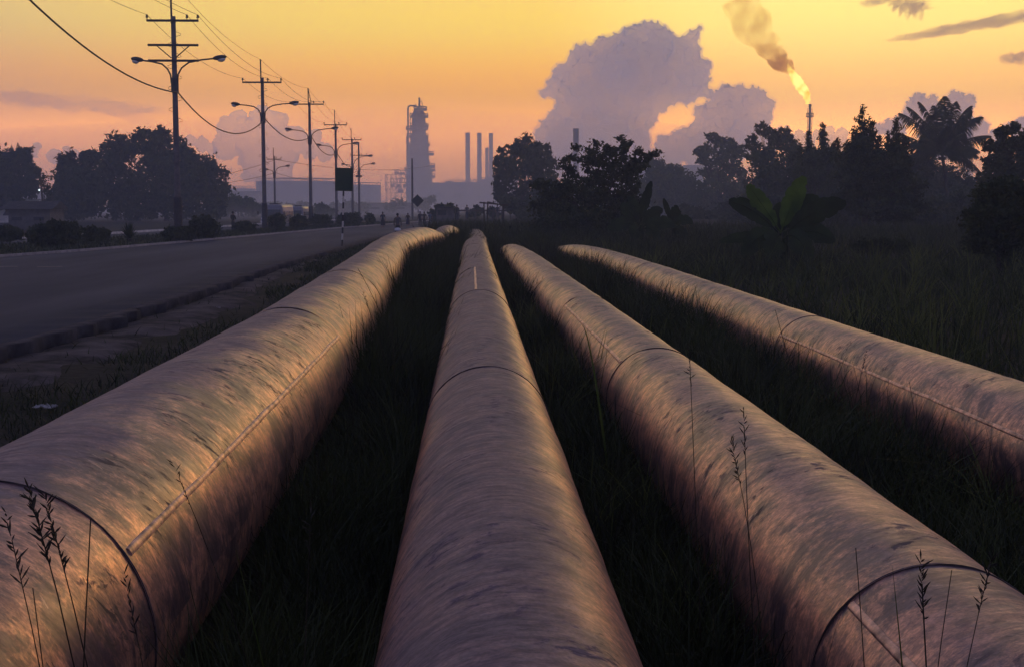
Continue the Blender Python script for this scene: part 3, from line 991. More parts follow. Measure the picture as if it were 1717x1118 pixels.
# axes relative to the camera: (y, x, z)
z1, z2, z3, z4 = CAM_Z - 1.48, CAM_Z - 1.60, CAM_Z - 1.70, CAM_Z - 1.75
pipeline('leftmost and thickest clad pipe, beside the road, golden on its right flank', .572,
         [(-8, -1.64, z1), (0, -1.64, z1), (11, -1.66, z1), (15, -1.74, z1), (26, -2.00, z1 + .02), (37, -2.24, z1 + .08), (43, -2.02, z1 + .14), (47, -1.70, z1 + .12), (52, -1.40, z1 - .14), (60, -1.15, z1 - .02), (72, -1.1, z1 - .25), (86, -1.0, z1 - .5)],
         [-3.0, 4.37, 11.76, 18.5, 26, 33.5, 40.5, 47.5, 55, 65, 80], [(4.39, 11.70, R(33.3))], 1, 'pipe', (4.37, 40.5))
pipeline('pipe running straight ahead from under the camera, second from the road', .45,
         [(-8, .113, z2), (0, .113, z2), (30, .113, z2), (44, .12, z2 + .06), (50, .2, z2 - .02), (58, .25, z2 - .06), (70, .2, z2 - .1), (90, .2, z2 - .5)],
         [-4, 2.45, 9.4, 18.0, 24.6, 31, 38, 45, 52, 60, 75], [(18.05, 24.55, R(97))], 2, 'pipe_wide_dim', (9.4, 18.0))
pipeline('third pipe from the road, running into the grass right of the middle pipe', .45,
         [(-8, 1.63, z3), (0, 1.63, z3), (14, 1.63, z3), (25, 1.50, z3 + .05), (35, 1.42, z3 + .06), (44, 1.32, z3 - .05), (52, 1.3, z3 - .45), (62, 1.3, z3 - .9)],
         [-2.6, 4.48, 11.5, 18.0, 25, 32, 39, 46, 54], [(-2.2, 4.42, R(135)), (11.55, 17.9, R(135))], 3, 'pipe_faint_dim', (4.48, 11.5))
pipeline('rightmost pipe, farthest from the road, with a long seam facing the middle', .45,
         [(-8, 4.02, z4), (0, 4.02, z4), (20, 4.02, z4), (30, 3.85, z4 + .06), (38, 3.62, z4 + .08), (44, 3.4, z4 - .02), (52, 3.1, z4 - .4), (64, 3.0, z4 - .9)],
         [-4, 1.2, 8.2, 15.4, 22, 28.5, 35, 41.5, 48, 56], [(8.22, 15.35, R(150))], 4, 'pipe_faint_dim', (15.4,))


# ================================================================== GRASS
def blades(name, xs, ys, zs, hts, wid, mat, lean=0.35, bend=0.5, segs=3, kind='stuff'):
    n = len(xs)
    base = np.stack([xs, ys, zs], 1)
    th = rng.uniform(0, 2 * np.pi, n)
    ld = np.stack([np.cos(th), np.sin(th), np.zeros(n)], 1)
    sd = rng.uniform(0, 2 * np.pi, n)
    side = np.stack([np.cos(sd), np.sin(sd), np.zeros(n)], 1)
    ln = np.abs(rng.normal(0, lean, n))[:, None]
    bd = np.abs(rng.normal(0, bend, n))[:, None]
    hts = np.asarray(hts)[:, None]; w = np.asarray(wid).reshape(-1, 1) * np.ones((n, 1))
    rows = []
    for s in range(segs):
        t = s / segs
        c = base + np.array([0, 0, 1]) * hts * (t - .18 * bd * t * t) + ld * hts * (ln * t + bd * t * t)
        ww = w * (1 - t) ** .6
        rows += [c - side * ww, c + side * ww]
    t = 1.0
    rows.append(base + np.array([0, 0, 1]) * hts * (t - .25 * bd) + ld * hts * (ln + bd))
    k = len(rows)
    V = np.stack(rows, 1).reshape(-1, 3)
    o = np.arange(n)[:, None] * k
    quads = [o + np.array([[2 * s, 2 * s + 1, 2 * s + 3, 2 * s + 2]]) for s in range(segs - 1)]
    tri = o + np.array([[2 * segs - 2, 2 * segs - 1, 2 * segs]])
    ob = np_mesh(name, V, ([np.concatenate(quads)] if quads else []) + [tri], mat)
    if kind: ob['kind'] = kind
    return ob


def gh_arr(x, y):
    return np.array([ground_h(a, b) for a, b in zip(x, y)])


def scatter(n, xlo, xhi, ylo, yhi, power=1.6):
    y = ylo + (yhi - ylo) * rng.uniform(0, 1, n) ** power
    x = rng.uniform(xlo, xhi, n)
    return x, y


def grass_all():
    X, Y = [], []; H, Wd = [], []
    SX, SY, SH = [], [], []
    for (xl, xh, n, h, far) in ((-.78, -.36, 52000, .82, 1.5), (.58, 1.16, 30000, .72, 1.45), (2.10, 3.55, 36000, .78, 1.35)):
        x, y = scatter(n, 0, 1, 1.2, 54, 1.3)
        lo = np.interp(y, [0, 12, 24, 33, 42, 50], [-1.05, -1.08, -1.36, -1.56, -1.36, -.9]) if xl < 0 else np.full(n, xl)
        hi = np.interp(y, [0, 30, 44], [3.55, 3.35, 2.9]) if xl > 2 else np.full(n, xh)
        x = lo + (hi - lo) * (x ** 1.25 if xl < 0 else x)
        ns_ = 420
        sy_ = 5 + 40 * rng.uniform(0, 1, ns_); sx_ = np.interp(sy_, [0, 12, 24, 33, 42, 50], [-1.05, -1.08, -1.36, -1.56, -1.36, -.9]) if xl < 0 else np.full(ns_, xl)
        SX.append(sx_ + rng.uniform(.02, .3, ns_)); SY.append(sy_); SH.append(rng.uniform(.7, 1.25, ns_) * np.interp(sy_, [5, 15, 40], [.8, 1, 1.15]))
        tuft = np.array([mnoise.noise((a * 1.1, b * .6, xl)) for a, b in zip(x, y)])
        pf = np.interp(y, [0, 6, 13, 30, 46], [1, 1, .4 + .6 * far, far, far]) * (1 + .55 * tuft)
        X.append(x); Y.append(y); H.append(rng.uniform(.35, 1.0, n) * h * pf); Wd.append(np.interp(y, [1, 10, 50], [.005, .008, .016]))
    X = np.concatenate(X); Y = np.concatenate(Y); H = np.concatenate(H); Wd = np.concatenate(Wd)
    blades('grass', X, Y, gh_arr(X, Y) - .02, H, Wd, M['grass'], .25, .45)
    X, Y, H = np.concatenate(SX), np.concatenate(SY), np.concatenate(SH)
    blades('grass', X, Y, gh_arr(X, Y) - .02, H, np.interp(Y, [4, 15, 45], [.0022, .004, .011]), M['stalk'], .12, .28, 5)
    # tangle on the rise where the pipes sink into the grass
    x, y = scatter(26000, -2.6, 12, 41, 92, 1.5)
    keep = ~((np.abs(x + 1.55) < .85) & (y < 63)) & ~((np.abs(x - .2) < .42) & (y < 55)) & ~((np.abs(x - 1.4) < .4) & (y < 45)) & ~((np.abs(x - 3.5) < .45) & (y < 45))
    x, y = x[keep], y[keep]
    blades('grass', x, y, gh_arr(x, y) - .02, rng.uniform(.3, .95, len(x)), np.full(len(x), .022), M['grass'], .3, .5)
    # wet field on the right
    n = 60000
    x, y = scatter(n, 4.5, 46, 5, 85, 1.3)
    keep = (x < 6 + y * .62)
    x, y = x[keep], y[keep]
    tall = np.array([mnoise.noise((a * .25, b * .25, 1)) for a, b in zip(x, y)])
    blades('grass', x, y, gh_arr(x, y) - .02, rng.uniform(.3, .85, len(x)) * (1 + .7 * tall), np.interp(y, [5, 30, 85], [.007, .014, .03]), M['grass'], .22, .45)
    # reedy clumps standing out of the wet field and beside the pipes
    RX, RY, RH = [], [], []
    for i in range(900):
        if i < 430:
            cy_ = 7 + 42 * rng.uniform() ** 1.3; cx_ = rng.uniform(4.7, 6 + cy_ * .5)
        else:
            cy_ = 6 + 34 * rng.uniform(); cx_ = rng.choice([float(np.interp(cy_, [0, 12, 24, 33, 40], [-1.0, -1.03, -1.3, -1.5, -1.5])), .66, 1.10, 1.12, 2.25, 3.46, 3.44]) + rng.uniform(-.06, .06)
        m_ = int(rng.integers(6, 18)); hh = rng.uniform(.6, 1.35) if i < 430 else rng.uniform(.55, 1.05) * min(1, .45 + cy_ / 22)
        RX.append(cx_ + rng.normal(0, .07, m_)); RY.append(cy_ + rng.normal(0, .10, m_)); RH.append(hh * rng.uniform(.6, 1.1, m_))
    RX, RY, RH = np.concatenate(RX), np.concatenate(RY), np.concatenate(RH)
    blades('reeds', RX, RY, gh_arr(RX, RY) - .02, RH, np.interp(RY, [6, 20, 50], [.006, .011, .02]), M['reed'], .22, .55, 5)
    NX, NY, NH = [], [], []
    for (cx_, cy_, m_, h0, h1) in ((-.72, 2.7, 34, .55, 1.15), (-.9, 3.4, 30, .5, 1.0), (-.5, 3.3, 20, .4, .8), (1.08, 3.1, 30, .45, .95), (1.0, 4.3, 26, .5, 1.1), (.98, 5.4, 22, .5, 1.0), (3.4, 8.5, 26, .5, 1.0), (3.42, 11, 24, .5, 1.0), (-.98, 5.2, 30, .5, .95), (-1.0, 7.5, 34, .55, 1.1), (-1.02, 9.5, 34, .6, 1.15)):
        NX.append(cx_ + rng.normal(0, .10, m_)); NY.append(cy_ + rng.normal(0, .22, m_)); NH.append(rng.uniform(h0, h1, m_))
    NX, NY, NH = np.concatenate(NX), np.concatenate(NY), np.concatenate(NH)
    blades('grass', NX, NY, gh_arr(NX, NY) - .02, NH, np.interp(NY, [2, 6, 12], [.0016, .003, .005]), M['stalk'], .14, .40, 7)
    # verge between road and first pipe
    n = 26000
    x, y = scatter(n, -6.6, -2.22, 6, 90, 1.5)
    bare = np.array([mnoise.noise((a * .55, b * .3, 3)) for a, b in zip(x, y)])
    rr = np.array([road_r(b) for b in y])
    keep = (x > rr + .1) & ((x - rr > 1.6 + bare * 1.6) | (y > 45) | (rng.uniform(0, 1, n) < .05))
    x, y = x[keep], y[keep]
    blades('grass', x, y, gh_arr(x, y) - .02, rng.uniform(.06, .24, len(x)), np.interp(y, [5, 30, 90], [.005, .012, .03]), M['grass'], .4, .5)
    # median and beyond the far road
    y = rng.uniform(40, 150, 14000)
    t = rng.uniform(0, 1, 14000)
    ml = np.array([med_l(b) for b in y]); mr_ = np.array([med_r(b) for b in y])
    x = ml + (mr_ - ml) * t
    blades('grass', x, y, np.full(len(x), .08), rng.uniform(.06, .22, len(x)), np.full(len(x), .03), M['grass'], .4, .4)


grass_all()


# individual stalks that stand out against the pipes
def stalk(label, x, y, tip, bend=(0.0, 0.0), head=None, r=.0022, green=False, wide=0.0, n=9, toff=0.0):
    b = Vector((x, y, ground_h(x, y) - .03))
    t = P(tip[0], tip[1], y + toff)
    root = thing('grass_stalk', label, 'grass stalk', b, 'tall grass stalks against the pipes')
    mid = (b + t) * .5 + Vector((bend[0], 0, bend[1]))
    pts = []
    for i in range(n):
        s = i / (n - 1)
        pts.append((b * (1 - s) ** 2 + mid * 2 * s * (1 - s) + t * s * s) - b)
    mb = MB()
    if wide:
        side = Vector((.8, .6, 0))
        vs, fs = [], []
        for i, p in enumerate(pts):
            s = i / (n - 1); w = wide * (1 - s) ** .7 * (0.5 + min(.5, s * 2))
            vs += [p - side * w, p + Vector((.0, .004, .003)), p + side * w]
        for i in range(n - 1):
            fs += [(3 * i, 3 * i + 1, 3 * i + 4, 3 * i + 3), (3 * i + 1, 3 * i + 2, 3 * i + 5, 3 * i + 4)]
        mb.add(vs, fs)
        mb.build('blade', M['stalk_green' if green else 'stalk'], root, True)
    else:
        mb.tube(pts, [r * (1 - .55 * i / (n - 1)) for i in range(n)], 5)
        mb.build('stem', M['stalk_green' if green else 'stalk'], root, True)
    if head:
        hb = MB()
        g = random.Random(int(x * 1000) + int(tip[0]))
        tv = (pts[-1] - pts[-2]).normalized()
        for i in range(int(head * 2)):
            s = i / head / 2
            c = pts[-1] + tv * .16 * (s - .6)
            d = Vector((g.gauss(0, 1), g.gauss(0, 1), g.gauss(0, .6))).normalized()
            e = c + (tv * .9 + d * .8).normalized() * g.uniform(.012, .034)
            hb.tube([c, (c + e) * .5, e], [.0007, .0022, .0005], 4)
        hb.build('seed_head', M['stalk'], root, True)
    return root


stalk('tall bent grass stalk with drooping feathery seed head at lower left', -.66, 2.55, (62, 868), (.05, .25), 26, .0028)
stalk('straight stalk leaning right across the near joint of the leftmost pipe', -.86, 2.6, (152, 868), (-.02, .0), 0, .003)
stalk('curved stalk with ragged seed head next to the drooping one', -.62, 2.6, (88, 880), (.04, .18), 18, .0026)
stalk('thin stalk arching left at the lower left corner', -.72, 2.5, (20, 905), (.05, .15), 10, .0022)
stalk('short thin stalk low in front of the leftmost pipe', -.8, 2.7, (55, 985), (.0, .1), 0, .0025)
stalk('slim stalk with tiny forked head on the flank of the leftmost pipe', -.56, 2.9, (216, 1000), (.01, .02), 8, .0022)
stalk('slim lone stalk bent over the seam strip of the leftmost pipe', -.55, 4.2, (300, 800), (.04, .1), 6, .0026)
stalk('dark upright stalk in the gap left of the middle pipe', -.52, 3.4, (520, 880), (.01, .02), 5, .0024)
stalk('pale green blade in the gap left of the middle pipe', -.48, 4.0, (395, 920), (.0, .02), 0, .003, True, .006)
stalk('tallest stalk against the third pipe, with a small dark seed head', 1.0, 4.2, (1248, 715), (-.02, .05), 9, .0028)
stalk('stalk beside the tallest one, with its head bent to the left', 1.02, 4.3, (1232, 765), (.07, .12), 12, .0025)
stalk('thin upright stalk crossing the golden stretch of the third pipe', .96, 5.2, (1157, 610), (.0, .03), 6, .0028)
stalk('thin leaning stalk over the third pipe near the frame bottom', 1.05, 3.2, (1435, 918), (.03, .02), 0, .0026)
stalk('broad green blade in front of the third pipe at the bottom', 1.12, 2.95, (1497, 952), (.02, .0), 0, .003, True, .011)
stalk('dark upright spike of grass beside the broad green blade', 1.16, 2.95, (1546, 978), (.0, .0), 14, .004)
stalk('stalk leaning right over the near joint of the third pipe', 1.10, 3.1, (1596, 955), (-.05, .0), 0, .0024)
stalk('stalk with drooping seed spray on top of the third pipe', 1.14, 3.3, (1655, 968), (.02, .28), 16, .0022)
stalk('green arched blade looping over the third pipe, farther back', 1.02, 9.2, (975, 545), (-.06, .75), 0, .004, True, .014)
stalk('thin stalk leaning over the seam of the rightmost pipe', 3.3, 9.2, (1525, 640), (.0, .05), 0, .004)
stalk('long stalk curving right across the rightmost pipe', 3.3, 11.5, (1450, 600), (.05, .2), 10, .004)
stalk('tall stalk over the far part of the rightmost pipe', 3.3, 12.5, (1300, 520), (-.05, .15), 0, .005)
stalk('pair-like stalk with forked tip over the far leftmost pipe', -.6, 12, (612, 500), (.03, .1), 10, .005)
stalk('leaning stalk crossing the far leftmost pipe', -.62, 14, (600, 450), (.1, .1), 0, .005)
stalk('short dark stalk near the end of the leftmost pipe seam', -.6, 10.5, (655, 530), (.02, .1), 8, .004)


# ================================================================== UTILITY POLES
def vz(px, py, D):
    return P(px, py, D).z


def pole(label, px, D, base_z, arms, mast_y, top_y, lamps, name='lamp_pole', r=.15, group='lamp poles along the median', braces=False, sleeve=None, a_mast=False, box=None, steps=True):
    k = D / F
    b = P(px, 400, D); b.z = base_z
    root = thing(name, label, 'utility pole', b, group)
    top = vz(px, top_y, D) - base_z
    MB().tube([(0, 0, -.3), (0, 0, top * .5), (0, 0, top)], [r * 1.15, r, r * .82], 12).build('shaft', M['concrete_pole'], root, True)
    ins = []
    for i, (ay, hw) in enumerate(arms):
        z = vz(px, ay, D) - base_z
        w = hw * k
        MB().box((0, -r - .05, z), (2 * w, .1, .13)).build('crossarm', M['dark_steel'], root)
        if i == 0:
            for fx in (-.98, .30 if len(arms) == 1 else .56, .98):
                m = MB()
                m.lathe((fx * w, -r - .05, z + .06), [(.025, 0), (.025, .09), (.08, .10), (.085, .16), (.05, .19), (.07, .22), (.045, .29), (.01, .30)], 10)
                m.build('insulator', M['ceramic'], root, True)
                ins.append(b + Vector((fx * w, -r - .05, z + .34)))
    if braces:
        z1_ = vz(px, arms[1][0], D) - base_z; z2_ = vz(px, arms[2][0], D) - base_z
        for s in (-1, 1):
            MB().tube([(s * 26 * k, -r - .06, z1_ - .05), (s * .12, -r - .06, z2_ + .15)], .035, 6).build('brace', M['dark_steel'], root)
    mt = None
    if mast_y is not None:
        zt = vz(px, mast_y, D) - base_z
        m = MB()
        m.tube([(-.1, 0, top - .4), (-.12, 0, zt)], .06, 6)
        if a_mast:
            m.tube([(.2, 0, top - .1), (-.1, 0, zt - .1)], .04, 6)
        m.build('mast', M['dark_steel'], root)
        mt = b + Vector((-.12, 0, zt))
    for (lx, ly, ry) in lamps:
        e = P(lx, ly, D) - b; s = 1 if e.x > 0 else -1
        zr = vz(px, ry, D) - base_z
        x_ = abs(e.x)
        pts = [Vector((s * (r + .02), -.05, zr)), Vector((s * (r + .05), -.05, zr + .35 * (e.z - zr))), Vector((s * (.10 * x_ + r), -.05, zr + .62 * (e.z - zr))),
               Vector((s * .32 * x_, -.05, zr + .84 * (e.z - zr))), Vector((s * .6 * x_, -.05, zr + .95 * (e.z - zr))), Vector((s * .86 * x_, -.05, e.z))]
        arm = MB().tube(pts, .05, 7).build('lamp_arm', M['dark_steel'], root, True)
        rot = Matrix.Rotation(R(-8 * s), 3, 'Y')
        hl = .10 * x_ + .16
        hd = MB().ell((s * (x_ - .05), -.05, e.z + .06), (hl, .17, .15), 14, 8, rot).build('lamp_head', M['dark_steel'], arm, True)
        MB().ell((s * (x_ + .05), -.05, e.z - .03), (hl * .58, .14, .17), 12, 8, rot).build('lamp_bowl', M['lamp_bowl'], arm, True)
    if lamps:
        zr = vz(px, lamps[0][2], D) - base_z
        MB().lathe((0, 0, zr - .55), [(r, 0), (r + .06, .02), (r + .06, .85), (r, .87)], 12).build('clamp_collar', M['dark_steel'], root, True)
    if steps:
        m = MB()
        nst = 12
        loops = []
        for i in range(nst):
            z = top * (.38 + .58 * i / nst)
            s = 1 if i % 2 else -1
            loops += [(s * r * .8, r * .5, z), (s * (r + .22), r * .3, z + .06), (s * (r + .22), 0, z + .16), (s * r * .8, -r * .3, z + .26)]
        m.tube(loops, .014, 4)
        m.build('climbing_loops', M['dark_steel'], root)
    if sleeve:
        zs = vz(px, sleeve, D) - base_z
        MB().lathe((0, 0, 0), [(r * 1.5, 0), (r * 1.5, zs), (r * 1.2, zs + .05)], 12).build('base_sleeve', M['dark_steel'], root, True)
    if box:
        zb = vz(px, box, D) - base_z
        MB().box((0, -r - .1, zb), (1.0, .25, .35)).build('junction_box', M['dark_steel'], root)
    return b, ins, mt


MZ = .085
poles = []
poles.append(pole('nearest and tallest lamp pole, with three crossarms and a dark base sleeve', 299.5, 80, MZ, [(36, 42), (77, 41), (103, 41)], -34, 28, [(229, 102, 140), (370, 99, 140)], r=.17, braces=True, sleeve=332))
poles.append(pole('second lamp pole along the median, in front of the first bus', 444.5, 110, MZ, [(139, 32)], 100, 131, [(394, 176, 196), (494, 174, 196)], r=.16, sleeve=342))
poles.append(pole('third lamp pole, with a thin A-shaped mast on top', 522, 140, MZ, [(175.5, 24)], 148, 172, [(483, 218, 234), (562, 216, 234)], r=.16, a_mast=True, sleeve=347))
poles.append(pole('fourth lamp pole, just behind the green board sign', 565, 170, MZ, [(210, 19)], 185, 208, [(534, 244, 258), (597, 241, 258)], r=.16))
poles.append(pole('fifth lamp pole, close to the pole with a box', 592, 200, MZ, [(235, 16)], 216, 233, [(575, 276, 284), (621, 262, 284)], r=.16))
poles.append(pole('sixth pole, with a box halfway up and one lamp to the right', 603, 215, MZ, [(261, 14)], None, 239, [(626, 275, 290)], r=.16, box=296))
poles.append(pole('faint distant lamp pole rising behind the buses', 462, 205, -.2, [(267.5, 12)], 248, 262, [(447, 285, 293), (483, 279, 293)], r=.15, steps=False, group='lamp poles on the far road'))
pole('thin plain post with no lamp standing by the diamond sign', 692, 175, 0, [], None, 266, [], name='plain_pole', r=.13, steps=False, group='plain posts')


def wire(label, anchors, sags, r, name='power_line'):
    pts = []
    for (a, b), s in zip(zip(anchors[:-1], anchors[1:]), sags):
        for i in range(17):
            t = i / 16
            p = a.lerp(b, t); p = p - Vector((0, 0, 4 * s * t * (1 - t)))
            if not pts or (p - pts[-1]).length > 1e-4: pts.append(p)
    o0 = pts[0].copy()
    o = MB().tube([p - o0 for p in pts], r, 5).build(name, M['wire'], None, True)
    o.location = o0
    tag(o, label, 'wire', 'wires strung between the lamp poles')
    return o


off = Vector((-.6, -33, 0))
main = poles[:5]


def chain(i):
    pts = [p[1][i] for p in main]
    return [pts[0] + Vector((-.2, -33, .3))] + pts


for i, lb in enumerate(('thin power line on the left insulators of the lamp poles', 'thin power line on the middle insulators of the lamp poles',
                        'thin power line on the right insulators of the lamp poles')):
    wire(lb, chain(i), [.55, .75, .7, .6, .6], .013)
ms = [p[2] for p in main]
wire('topmost thin wire joining the mast tips of the lamp poles', [ms[0] + Vector((0, -33, .3))] + ms, [.5, .6, .5, .5, .5], .012)
cab = [P(-34, -85, 47.5), P(299, 156, 79.8), P(444.5, 200, 109.8), P(522, 229, 139.8), P(565, 256, 169.8), P(592, 279, 199.8)]
wire('thick sagging black cable slung below the lamps from pole to pole', cab, [1.05, 1.75, 1.0, 1.0, .7], .042, 'sagging_cable')
wire('upper faint wire crossing to the distant pole behind the buses', [P(330, 302, 170), P(462, 268, 204.8), P(720, 279, 300)], [.3, 1.2], .03)
wire('lower faint wire crossing to the distant pole behind the buses', [P(330, 312, 170), P(462, 290, 204.8), P(600, 287, 260)], [.3, 1.5], .03)

# ================================================================== SIGNS AND SMALL ROADSIDE THINGS
b = G(573, 420)
root = thing('road_sign', 'dark green square board sign on a black and white banded post', 'sign', b)
D = b.y
pt = P(577, 318, D) - b
MB().tube([(0, 0, -.1), pt * .5, pt + Vector((0, .03, .9))], .045, 8).build('post', M['post_bands'], root, True)
c = P(577, 301.5, D) - b
w, h = 28 * D / F, 37 * D / F
tlt = Matrix.Rotation(R(1.5), 3, 'Y')
MB().box(c + Vector((0, -.05, 0)), (w, .03, h), tlt).build('board', M['sign_green'], root)
m = MB()
for sx in (-1, 1): m.box(c + tlt @ Vector((sx * (w / 2 + .008), -.05, 0)), (.02, .05, h + .04), tlt)
for sz in (-1, 1): m.box(c + tlt @ Vector((0, -.05, sz * (h / 2 + .008))), (w - .02, .045, .02), tlt)
m.build('board_frame', M['sign_back'], root)

b = G(703, 381); b.z = ground_h(b.x, b.y); D = b.y
root = thing('warning_sign', 'dark diamond shaped road sign seen from behind among the walkers', 'sign', b)
c = P(700, 337, D) - b
hd = 10.6 * D / F
MB().tube([(0, 0, -.1), (c.x, 0, c.z)], .04, 8).build('post', M['post_bands'], root, True)
MB().box(c + Vector((0, -.06, 0)), (hd * 1.414, .03, hd * 1.414), Matrix.Rotation(R(45), 3, 'Y')).build('board', M['sign_back'], root)

b = G(667, 404)
root = thing('marker_post', 'short stout black and white roadside marker post in front of a walker', 'marker post', b)
MB().lathe((0, 0, -.05), [(.20, 0), (.20, .78), (.17, .84), (.05, .87)], 14).build('post_body', M['bollard_bands'], root, True)

# wooden frame (goal-like) by the track
b = P(830, 376, 92); b.z = ground_h(b.x, 92)
root = thing('wooden_frame', 'rough wooden frame of thin posts and a top rail beyond the pipes', 'wooden frame', b)
q = lambda px, py: P(px, py, 92) - b
for (px, py0, dx) in ((811.5, 339, 0), (818, 338.5, 1.5), (844, 344, .3)):
    t = q(px, py0); f_ = q(px - dx, 382); f_.z = -.15
    MB().tube([f_, t], .075 if px > 840 else .05, 7).build('post', M['wood'], root, True)
MB().tube([q(804, 340) + Vector((0, -.08, 0)), q(852, 344.5) + Vector((0, -.08, 0))], .05, 7).build('rail', M['wood'], root, True)
MB().tube([q(818, 339) + Vector((0, .1, 0)), q(846, 345) + Vector((0, .1, 0))], .035, 7).build('rail', M['wood'], root, True)

# far rail fence behind it
b = P(760, 365, 150); b.z = ground_h(b.x, 150)
root = thing('rail_fence', 'low dark rail fence far off behind the wooden frame', 'fence', b)
a0, a1 = P(755, 358, 150) - b, P(870, 359, 150) - b
MB().box(((a0.x + a1.x) / 2, 0, 1.0), (a1.x - a0.x, .06, .18)).build('rail', M['wood'], root)
for i in range(9):
    MB().box((a0.x + (a1.x - a0.x) * i / 8, .07, .5), (.12, .07, 1.1)).build('post', M['wood'], root)

# dim hut beside the road end
b = P(747, 372, 140); b.z = ground_h(b.x, 140) - .05
root = thing('roadside_stall', 'dim low flat-roofed stall at the end of the road', 'stall', b)
MB().box((0, 0, .75), (1.9, 1.6, 1.5)).build('wall', M['shed'], root)
MB().box((0, -.1, 1.55), (2.4, 2.1, .1), Matrix.Rotation(R(3), 3, 'Y')).build('roof', M['roof_tin'], root)
MB().box((-.35, -.83, 1.0), (.9, .06, .55)).build('hatch', M['bus_dark'], root)

# litter
def litter(label, px, py, s):
    b = G(px, py); b.z += .03
    m = MB(); g = random.Random(int(px))
    n = 7
    vs = [(s * (i / n - .5) + g.uniform(-.01, .01), s * .5 * (j / n - .5) + g.uniform(-.01, .01), .07 * s / .3 * (mnoise.noise((i * .9, j * .9, px)) + .55)) for j in range(n + 1) for i in range(n + 1)]
    fs = [(j * (n + 1) + i, j * (n + 1) + i + 1, (j + 1) * (n + 1) + i + 1, (j + 1) * (n + 1) + i) for j in range(n) for i in range(n)]
    m.add(vs, fs)
    o = m.build('plastic_scrap', M['litter'], None, True)
    o.location = b
    so = o.modifiers.new('solid', 'SOLIDIFY'); so.thickness = .006
    tag(o, label, 'litter', 'scraps of litter on the verge')


litter('crumpled pale plastic scrap in the dark grass beside the leftmost pipe', 76, 690, .24)
litter('small pale scrap lying on the dirt below the road edge', 365, 519, .12)
litter('small bent bright scrap at the foot of the broken road edge', 24, 592, .16)

# ================================================================== BUSES
def minibus(label, px0, px1, top_y, D, length, yaw, cream):
    k = D / F
    w = (px1 - px0) * k
    b = P((px0 + px1) / 2, 380, D); b.z = .02
    H = vz(460, top_y, D) - b.z
    root = thing('minibus', label, 'bus', b, 'buses on the far road', rz=yaw)
    bm = bmesh.new()
    bmesh.ops.create_cube(bm, size=1)
    for v in bm.verts:
        v.co = Vector((v.co.x * w, (v.co.y + .5) * length, .38 + (v.co.z + .5) * (H - .38)))
        if v.co.z > 1: v.co.x *= .92
        if v.co.z > 1 and v.co.y < .1: v.co.y += .22
    bmesh.ops.bevel(bm, geom=[e for e in bm.edges], offset=.26, segments=5, affect='EDGES', profile=.5)
    me = bpy.data.meshes.new('body'); bm.to_mesh(me); bm.free()
    me.materials.append(M['bus_paint'])
    me.polygons.foreach_set('use_smooth', [True] * len(me.polygons))
    o = bpy.data.objects.new('body', me); COL.objects.link(o); o.parent = root
    # cream upper band along the side
    MB().box((w / 2 * .955, length * .5, H - .50), (.035, length * .8, .55), Matrix.Rotation(R(-3.2), 3, 'Y')).build('side_panel', M['bus_cream'], root)
    MB().box((0, .04, H * .62), (w * .8, .06, H * .30), Matrix.Rotation(R(-9), 3, 'X')).build('windscreen', M['glass'], root)
    for i in range(4):
        MB().box((w / 2 * .985, length * (.2 + .2 * i), H * .60), (.03, length * .16, H * .2), Matrix.Rotation(R(-3.2), 3, 'Y')).build('side_window', M['glass'], root)
    MB().box((0, -.03, .5), (w * .98, .12, .2)).build('bumper', M['chrome'], root)
    for s in (-1, 1):
        MB().ell((s * w * .40, -.01, .78), (.12, .06, .12), 12, 8).build('headlight', M['headlamp'], root, True)
        MB().ell((s * w * .40, -.02, 1.02), (.07, .04, .05), 10, 6).build('indicator', M['headlamp'], root, True)
        m = MB(); m.tube([(s * w * .5, .1, H * .66), (s * (w * .5 + .16), .02, H * .66)], .015, 5)
        m.box((s * (w * .5 + .2), .02, H * .62), (.1, .05, .28)); m.build('mirror', M['bus_dark'], root)
        for y in (.9, length - 1.1):
            wh = MB().tube([(s * (w / 2 - .24), y, .38), (s * (w / 2 - .02), y, .38)], .38, 18).build('wheel', M['rubber'], root)
            MB().tube([(s * (w / 2 - .06), y, .38), (s * (w / 2), y, .38)], .2, 12).build('rim', M['chrome'], wh)
    MB().box((0, length * .3, H + .04), (w * .4, .9, .12)).build('roof_vent', M['bus_dark'], root)
    return root


minibus('front minibus, larger, half hidden by the lamp pole and a round bush', 436.5, 474, 343.2, 122, 5.4, R(-4), True)
minibus('second minibus, smaller, following close behind the first', 483, 508.5, 346.5, 138, 5.2, R(-4), True)


# ================================================================== PEOPLE
def skin_mesh(name, chains, mat, parent, sub=1):
    """chains: list of [(co, r), ...]; first vertex of every later chain may repeat an earlier co to join"""
    me = bpy.data.meshes.new(name)
    vs, es, rs = [], [], []
    idx = {}
    for ch in chains:
        prev = None
        for co, r in ch:
            key = tuple(round(c, 4) for c in co)
            if key not in idx:
                idx[key] = len(vs); vs.append(co); rs.append(r)
            i = idx[key]
            if prev is not None and prev != i: es.append((prev, i))
            prev = i
    me.from_pydata(vs, es, [])
    o = bpy.data.objects.new(name, me); COL.objects.link(o); o.parent = parent
    md = o.modifiers.new('skin', 'SKIN'); md.use_smooth_shade = True
    lay = me.skin_vertices[0].data if me.skin_vertices else None
    if lay is None:
        bm = bmesh.new(); bm.from_mesh(me); bm.verts.layers.skin.verify(); bm.to_mesh(me); bm.free()
        lay = me.skin_vertices[0].data
    for i, r in enumerate(rs):
        lay[i].radius = (r, r) if not isinstance(r, tuple) else r
        lay[i].use_root = (i == 0)
    me.materials.append(mat)
    s = o.modifiers.new('sub', 'SUBSURF'); s.levels = sub; s.render_levels = sub
    return o


